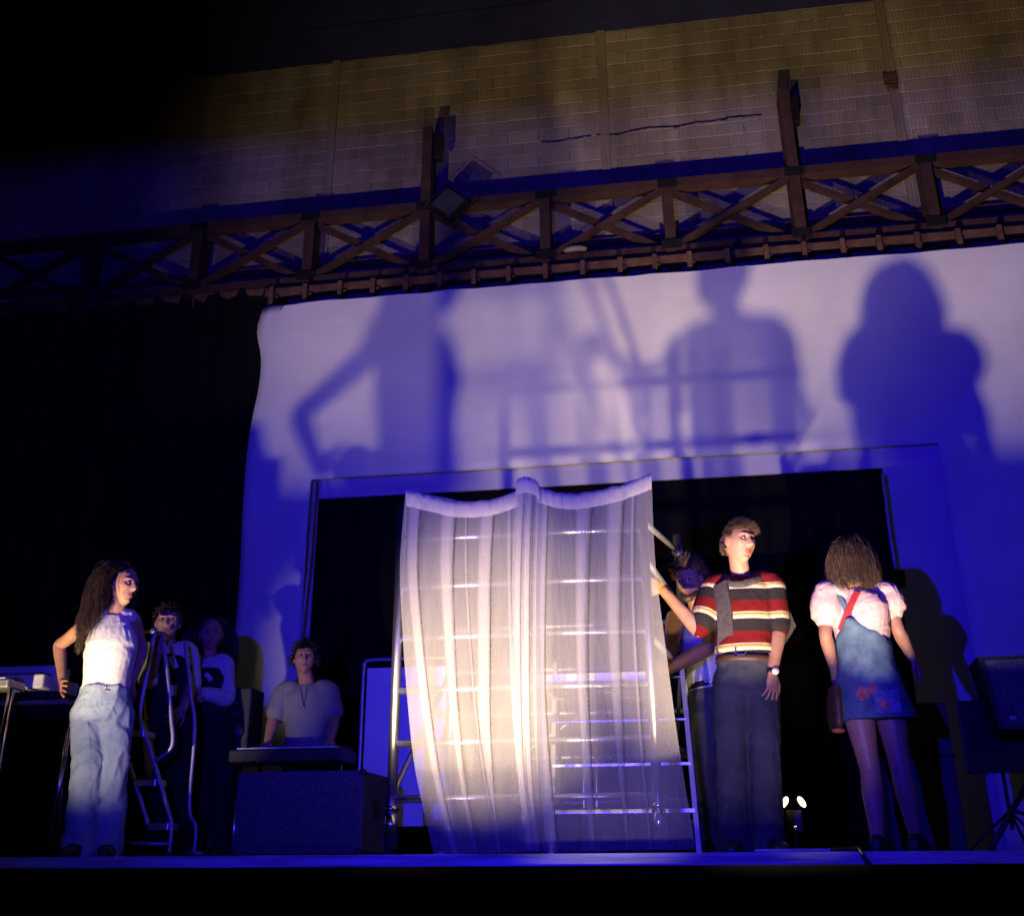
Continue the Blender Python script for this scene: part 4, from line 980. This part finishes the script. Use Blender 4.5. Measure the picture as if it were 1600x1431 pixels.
# ---------- platform ladder with handrail, left
PY = 6.0
pl = empty('platform_ladder', at(230, 1335, PY), 'grey tubular platform ladder with looped handrail behind the girl in white', 'ladder'); pl.location.z = 0
def pp(x, y, Y=PY): q = at(x, y, Y); q.z = max(q.z, .012); return q
tubes('rail', [[pp(241, 990), pp(232, 1040), pp(219, 1112), pp(224, 1140), pp(240, 1188), pp(258, 1250), pp(268, 1290), pp(264, 1333)]], .014, M_alu2, pl)
tubes('handrail', [[pp(255, 1000), pp(262, 1060), pp(267, 1120), pp(270, 1155), pp(264, 1172), pp(241, 1190)]], .013, M_alu2, pl)
tubes('rail', [[pp(178, 1140), pp(196, 1180), pp(212, 1225), pp(232, 1290)]], .014, M_alu2, pl)
for (xa, xb, y) in ((198, 228, 1147), (212, 246, 1223), (234, 266, 1291)):
    a, b = pp(xa, y), pp(xb, y); MB().box((a.x, a.y-.03, a.z-.022), (b.x, b.y+.12, b.z+.022), .004).build('tread', M_alu, pl)
tubes('base_bar', [[pp(188, 1317), pp(268, 1318)]], .014, M_alu2, pl)
tubes('leg', [[pp(190, 1317), pp(192, 1335)]], .012, M_alu2, pl)
# second ladder frame held by the woman
l2 = empty('ladder_frame', at(302, 1335, 6.25), 'bent tubular ladder rail held by the woman in the waistcoat', 'ladder rail'); l2.location.z = 0
tubes('rail', [[pp(289, 1005, 6.25), pp(295, 1050, 6.25), pp(299, 1090, 6.25), pp(304, 1140, 6.25), pp(296, 1260, 6.25), pp(306, 1290, 6.25), pp(303, 1334, 6.25)]], .013, M_alu2, l2)
tubes('foot', [[pp(290, 1332, 6.25), pp(318, 1332, 6.25)]], .012, M_alu2, l2)

# ---------- microphone
q = at(247, 988, 6.16); mc = empty('microphone', q, 'handheld microphone at the mouth of the singing man', 'microphone')
MB().tube([at(208, 987, 6.14), at(236, 986, 6.16)], [.011, .014], 10).build('handle', M_gmetal, mc, True); MB().ell(at(241, 986, 6.16), (.026, .026, .026), 12).build('head', M_alu2, mc, True)

# ---------- keyboard table at the left edge
TYY = 5.9
tb = empty('table', at(40, 1330, TYY), 'black topped table on chrome legs at the far left', 'table'); tb.location.z = 0
a, b = at(-120, 1100, TYY), at(112, 1098, TYY); zt = a.z
MB().box((a.x, TYY-.05, zt-.03), (b.x, TYY+.55, zt+.0), .006).build('table_top', M_greyc, tb)
for x0_, y0_, x1_, y1_, Y_ in ((112, 1112, 75, 1334, TYY-.02), (-60, 1100, -120, 1334, TYY+.4), (100, 1112, 92, 1334, TYY+.45)):
    q1 = at(x1_, y1_, Y_); q1.z = .0; tubes('leg', [[at(x0_, y0_, Y_), q1]], .017, M_chrome, tb, 14)
    MB().ell((q1.x, q1.y, .02), (.022, .022, .02), 10).build('foot', M_rubber, tb, True)
kb = empty('electronic_keyboard', at(30, 1080, TYY-.1), 'white electronic keyboard on the table at the far left', 'keyboard')
z = zt+.045
MB().box((a.x-.4, TYY-.20, z), (at(95, 1075, TYY).x, TYY+.20, z+.085), .012).build('case', M_wplastic, kb)
MB().box((a.x-.4, TYY+.02, z+.087), (at(82, 1060, TYY).x, TYY+.2, z+.18), .02).build('console', M_wplastic, kb)
x = a.x-.35; i = 0
while x < at(85, 1070, TYY).x-.03:
    MB().box((x, TYY-.19, z+.087), (x+.021, TYY-.01, z+.097), .002).build('key', M_eye, kb)
    if i % 7 in (0, 1, 3, 4, 5): MB().box((x+.016, TYY-.13, z+.099), (x+.028, TYY-.01, z+.108), .002).build('key', M_bplastic, kb)
    x += .0235; i += 1
for dx in (.1, .9): MB().box((a.x+dx, TYY-.1, zt+.001), (a.x+dx+.04, TYY+.15, z-.001)).build('foot', M_rubber, kb)

# nearer synthesizer, cut by the left edge of the picture
SYY = 5.5
sy = empty('synthesizer', at(-20, 1330, SYY), 'flat dark synthesizer on a chrome stand cut off by the left edge', 'keyboard'); sy.location.z = 0
a2, b2 = at(-200, 1074, SYY), at(14, 1074, SYY); zz = at(26, 1074, SYY).z
MB().box((a2.x, SYY-.02, zz), (b2.x, SYY+.16, zz+.05), .010).build('case', M_alu2, sy); MB().box((a2.x, SYY+.09, zz+.051), (b2.x-.02, SYY+.15, zz+.075), .008).build('panel', M_bplastic, sy)
x = a2.x+.03; i = 0
while x < b2.x-.05:
    MB().box((x, SYY-.01, zz+.051), (x+.021, SYY+.085, zz+.060)).build('key', M_wplastic, sy); x += .0235; i += 1
q2 = at(-26, 1334, SYY); q2.z = 0; tubes('leg', [[(b2.x+.0, SYY+.02, zz), q2]], .017, M_chrome, sy, 14); tubes('leg', [[(a2.x+.1, SYY+.12, zz), (a2.x+.2, SYY+.12, 0)]], .017, M_chrome, sy, 14)
tubes('leg', [[(b2.x-.06, SYY+.13, zz), (b2.x-.15, SYY+.13, 0)]], .017, M_chrome, sy, 14)

# ---------- big bass cabinet
q0, q1 = at(372, 1206, 5.5), at(552, 1206, 5.5)
bc = empty('bass_cabinet', ((q0.x+q1.x)/2, 5.7, 0), 'large black carpeted speaker cabinet on the stage floor left of the tower', 'speaker')
MB().box((q0.x, 5.5, .012), (q1.x+.06, 6.05, q0.z), .015).build('case', M_bcarpet, bc)
MB().box((q0.x+.03, 5.488, .05), (q1.x+.03, 5.499, q0.z-.035), .004).build('grille', M_bcarpet, bc)
MB().box((q1.x+.058, 5.68, q0.z*.45), (q1.x+.066, 5.82, q0.z*.68), .002).build('handle', M_rubber, bc)
for dx in (0, 1):
    for dz in (0, 1):
        x = q0.x if dx == 0 else q1.x+.06; z = .012 if dz == 0 else q0.z
        MB().ell((x+(.012 if dx == 0 else -.012), 5.515, z+(.012 if dz == 0 else -.012)), (.022, .022, .022), 10).build('corner', M_bplastic, bc, True)

# ---------- stage piano of the player
KY = 6.55
kp = empty('stage_piano', at(465, 1330, KY), 'dark stage piano on chrome legs behind the big speaker cabinet', 'keyboard'); kp.location.z = 0
a, b = at(372, 1182, KY), at(546, 1180, KY); z = a.z
MB().box((a.x, KY-.16, z-.05), (b.x, KY+.16, z+.03), .01).build('case', M_bplastic, kp)
MB().box((a.x+.02, KY-.02, z+.031), (b.x-.02, KY+.15, z+.055), .008).build('panel', M_bplastic, kp)
x = a.x+.05; i = 0
while x < b.x-.06:
    MB().box((x, KY-.15, z+.031), (x+.021, KY-.03, z+.040)).build('key', M_wplastic, kp)
    if i % 7 in (0, 1, 3, 4, 5): MB().box((x+.016, KY-.11, z+.042), (x+.028, KY-.03, z+.050)).build('key', M_rubber, kp)
    x += .0235; i += 1
for px, Y_ in ((376, KY-.1), (406, KY+.1), (506, KY-.1), (531, KY-.1)):
    q = at(px, 1196, Y_); q2 = at(px-(14 if px < 400 else 4), 1334, Y_-(.2 if px < 400 else 0)); q2.z = 0; tubes('leg', [[(q.x, q.y, z-.05), q2]], .014, M_chrome, kp, 12)

# ---------- monitor on a stand, left
mo = empty('monitor_speaker', at(370, 1330, 6.9), 'black monitor speaker on a stand beside the keyboard player', 'speaker'); mo.location.z = 0
a, b = at(346, 1176, 6.9), at(402, 1076, 6.9)
MB().box((a.x, 6.8, a.z), (b.x, 7.05, b.z), .015).build('cabinet', M_bplastic, mo)
v, f = tube([((a.x+b.x)/2, 6.799, a.z+.14), ((a.x+b.x)/2, 6.785, a.z+.14)], [.085, .075], 24); obj('cone', v, f, M_gmetal, mo, True)
v, f = tube([((a.x+b.x)/2, 6.799, a.z+.32), ((a.x+b.x)/2, 6.79, a.z+.32)], [.03, .025], 20); obj('tweeter', v, f, M_gmetal, mo, True)
x = (a.x+b.x)/2; MB().tube([(x, 6.92, a.z), (x, 6.92, .25)], .018).build('pole', M_gmetal, mo, True)
for k in range(3): an_ = k*2.094+.4; MB().tube([(x, 6.92, .42), (x+.3*math.cos(an_), 6.92+.3*math.sin(an_), .01)], .012).build('leg', M_gmetal, mo, True)

# ---------- whiteboard on a tube frame
WY = 6.75
wb = empty('whiteboard', at(600, 1300, WY), 'freestanding white board in a rounded tube frame left of the tower', 'board'); wb.location.z = 0
a, b = at(562, 1290, WY), at(700, 1027, WY)
tubes('frame', [[(a.x-.02, WY, .02), (a.x-.02, WY, b.z*.5), (a.x-.02, WY, b.z-.06), (a.x, WY, b.z-.012), (a.x+.05, WY, b.z), ((a.x+b.x)/2, WY, b.z), (b.x-.05, WY, b.z), (b.x, WY, b.z-.012), (b.x+.02, WY, b.z-.06), (b.x+.02, WY, .02)]], .014, M_alu2, wb)
MB().box((a.x+.005, WY-.008, .18), (b.x-.005, WY+.008, b.z-.055), .004).build('panel', M_wboard, wb)
tubes('foot', [[(a.x-.02, WY-.25, .015), (a.x-.02, WY+.25, .015)], [(b.x+.02, WY-.25, .015), (b.x+.02, WY+.25, .015)]], .014, M_alu2, wb)

# ---------- twin floor lamp, lit
LY = 6.2
M_lamp = bpy.data.materials.new('lit_bulb'); M_lamp.use_nodes = True; pb = M_lamp.node_tree.nodes['Principled BSDF']; pb.inputs['Emission Color'].default_value = (1, .78, .34, 1); pb.inputs['Emission Strength'].default_value = 5
q = at(1239, 1262, LY); fl = empty('floor_lamp', (q.x, LY, 0), 'small floor lamp with two lit bulbs on the dark stage between the actors', 'lamp')
MB().box((q.x-.045, LY-.03, q.z-.13), (q.x+.045, LY+.05, q.z-.01), .012).build('body', M_bplastic, fl)
MB().tube([(q.x, LY, q.z-.13), (q.x, LY, .02)], .012).build('pole', M_gmetal, fl, True); MB().tube([(q.x, LY, .0), (q.x, LY, .025)], .07, 20).build('base', M_gmetal, fl, True)
for sg in (-1, 1):
    c = V3(q.x+sg*.046, LY-.03, q.z+.03); mtx = Matrix.Rotation(-sg*.6, 3, 'Y') if False else Matrix.Rotation(sg*-.55, 3, 'Y')
    sh = MB().ell(c+V3(0, .012, 0), (.025, .024, .042), 14, mtx).build('shade', M_gmetal, fl, True)
    MB().ell(c+V3(0, -.012, 0), (.016, .018, .032), 12, mtx).build('bulb', M_lamp, sh, True)
v, f = tube([(q.x, LY-.031, q.z-.11), (q.x, LY-.036, q.z-.11)], .016, 14); obj('knob', v, f, M_chrome, fl, True)

# ---------- loudspeaker on tripod and dark stand in place of its shadow, right
RY = 5.75
a, b = at(1560, 1140, RY), at(1650, 1022, RY); x0_, x1_ = at(1527, 1025, RY).x, at(1650, 1022, RY).x
ls = empty('loudspeaker', ((x0_+x1_)/2, RY, a.z), 'black loudspeaker at the right edge of the stage', 'speaker')
V = [(x0_, RY, b.z), (x1_, RY, b.z), (x1_, RY, a.z), (x0_+.05, RY, a.z)]; V += [(x+.03, y+.3, z) for x, y, z in V]
obj('cabinet', V, [(3,2,1,0),(4,5,6,7),(0,1,5,4),(1,2,6,5),(2,3,7,6),(3,0,4,7)], M_bplastic, ls)
mb = MB(); mb.add([(x0_+.03, RY-.006, b.z-.02), (x1_-.03, RY-.006, b.z-.02), (x1_-.03, RY-.006, a.z+.02), (x0_+.07, RY-.006, a.z+.02)], [(3, 2, 1, 0)]); mb.build('grille', M_bcarpet, ls)
q = at(1583, 1121, RY-.02); MB().box(q+V3(-.016, -.003, -.010), q+V3(.016, .003, .010), .002).build('badge', M_alu2, ls)
st = empty('speaker_stand', ((x0_+x1_)/2, RY+.15, 0), 'black tripod stand under the loudspeaker at the right edge', 'stand')
x = (x0_+x1_)/2+.04; MB().tube([(x, RY+.13, a.z), (x, RY+.13, .12)], .018).build('pole', M_bplastic, st, True)
for e_ in (at(1548, 1329, RY-.1), at(1608, 1325, RY-.25), V3(x+.35, RY+.35, 0)):
    e_ = V3(e_.x, e_.y, .012); MB().tube([(x, RY+.13, .42), e_], .015).build('leg', M_bplastic, st, True)
    MB().tube([V3(x, RY+.13, .16), V3(x, RY+.13, .42).lerp(e_, .55)], .010).build('brace', M_bplastic, st, True)
    MB().ell(e_, (.022, .022, .014), 10).build('foot', M_rubber, st, True)
NY = 6.4  # made-up dark stand where the loudspeaker only casts a shadow
ms = empty('shadow_stand', at(1572, 1330, NY), 'made-up dark grey stand in place of the loudspeaker shadow at the right', 'shadow stand-in'); ms.location.z = 0
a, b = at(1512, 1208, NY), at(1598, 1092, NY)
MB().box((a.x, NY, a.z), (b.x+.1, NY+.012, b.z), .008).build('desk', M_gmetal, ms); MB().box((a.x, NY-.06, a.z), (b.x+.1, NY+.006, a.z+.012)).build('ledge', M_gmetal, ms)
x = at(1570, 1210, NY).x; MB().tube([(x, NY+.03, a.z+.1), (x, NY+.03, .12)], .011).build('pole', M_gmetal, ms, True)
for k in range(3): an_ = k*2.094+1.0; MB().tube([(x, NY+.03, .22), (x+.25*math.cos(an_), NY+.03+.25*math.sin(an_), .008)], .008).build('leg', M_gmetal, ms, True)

# ---------- tall black case behind the girl in denim
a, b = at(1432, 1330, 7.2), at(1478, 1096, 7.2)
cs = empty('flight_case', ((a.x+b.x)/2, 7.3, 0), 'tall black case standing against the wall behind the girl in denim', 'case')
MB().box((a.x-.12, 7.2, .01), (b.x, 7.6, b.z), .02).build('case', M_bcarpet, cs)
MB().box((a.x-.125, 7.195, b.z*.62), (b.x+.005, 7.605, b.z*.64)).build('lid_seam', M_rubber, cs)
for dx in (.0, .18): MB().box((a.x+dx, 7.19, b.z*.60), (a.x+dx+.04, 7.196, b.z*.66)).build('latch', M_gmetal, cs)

# ---------- lamps on the truss
q = at(702, 320, 9.2); hl = empty('flood_light', q, 'square tilted floodlight in a wire guard beside the left truss post', 'floodlight')
mtx = Matrix.Rotation(R(42), 3, 'Y'); M_glassd = mat('dusty_glass', (.05, .05, .05), .4, var=.3); M_dustw = mat('dusty_enamel', (.22, .19, .13), .6, var=.3)
def rot(v): return q+mtx @ Vector(v)
def rbox(a, b): 
    m_ = MB().box(a, b, .01); m_.v = [rot(v) for v in m_.v]; return m_
rbox((-.15, -.05, -.15), (.15, .08, .15)).build('housing', M_gmetal, hl); rbox((-.13, -.062, -.13), (.13, -.051, .13)).build('glass', M_glassd, hl)
tubes('guard', [[rot((-.2, -.02, -.2)), rot((-.2, -.02, .22))], [rot((-.2, -.02, .22)), rot((.22, -.02, .22))], [rot((.22, -.02, .22)), rot((.22, -.02, -.2))]], .005, M_gmetal, hl, 6)
MB().bar(q, at(672, 330, 9.28), .03, .03).build('arm', M_gmetal, hl)
q = at(899, 390, 9.33); bl = empty('bulkhead_lamp', q, 'small pale oval bulkhead lamp lying on the lower truss chord', 'lamp')
MB().ell(q, (.13, .06, .038), 16).build('shade', M_dustw, bl, True); MB().ell(q+V3(0, .02, -.03), (.09, .05, .02), 12).build('base', M_gmetal, bl, True)
# ---------- cable over the stage edge
P = [at(1300, 1326, 5.0), at(1330, 1328, 4.7), at(1342, 1333, 4.52), at(1352, 1343, 4.47), at(1362, 1360, 4.47), at(1368, 1420, 4.5), at(1370, 1470, 4.5)]
for i, q in enumerate(P[:2]): q.z = .012
P[2].z = .014
cb = MB().tube(smooth_path(P, 8), .009, 8).build('cable', M_rubber, None, True, P[2]); tag(cb, 'black cable hanging over the stage edge below the girl in denim', 'cable')
P = [at(1180, 1330, 5.1), at(1230, 1330, 5.0), at(1290, 1329, 5.05), at(1330, 1329, 5.0)]
for q in P: q.z = .011
cb = MB().tube(smooth_path(P, 8), .008, 8).build('cable', M_wplastic, None, True, P[1]); tag(cb, 'thin pale cable lying on the stage floor near the small lamp', 'cable')
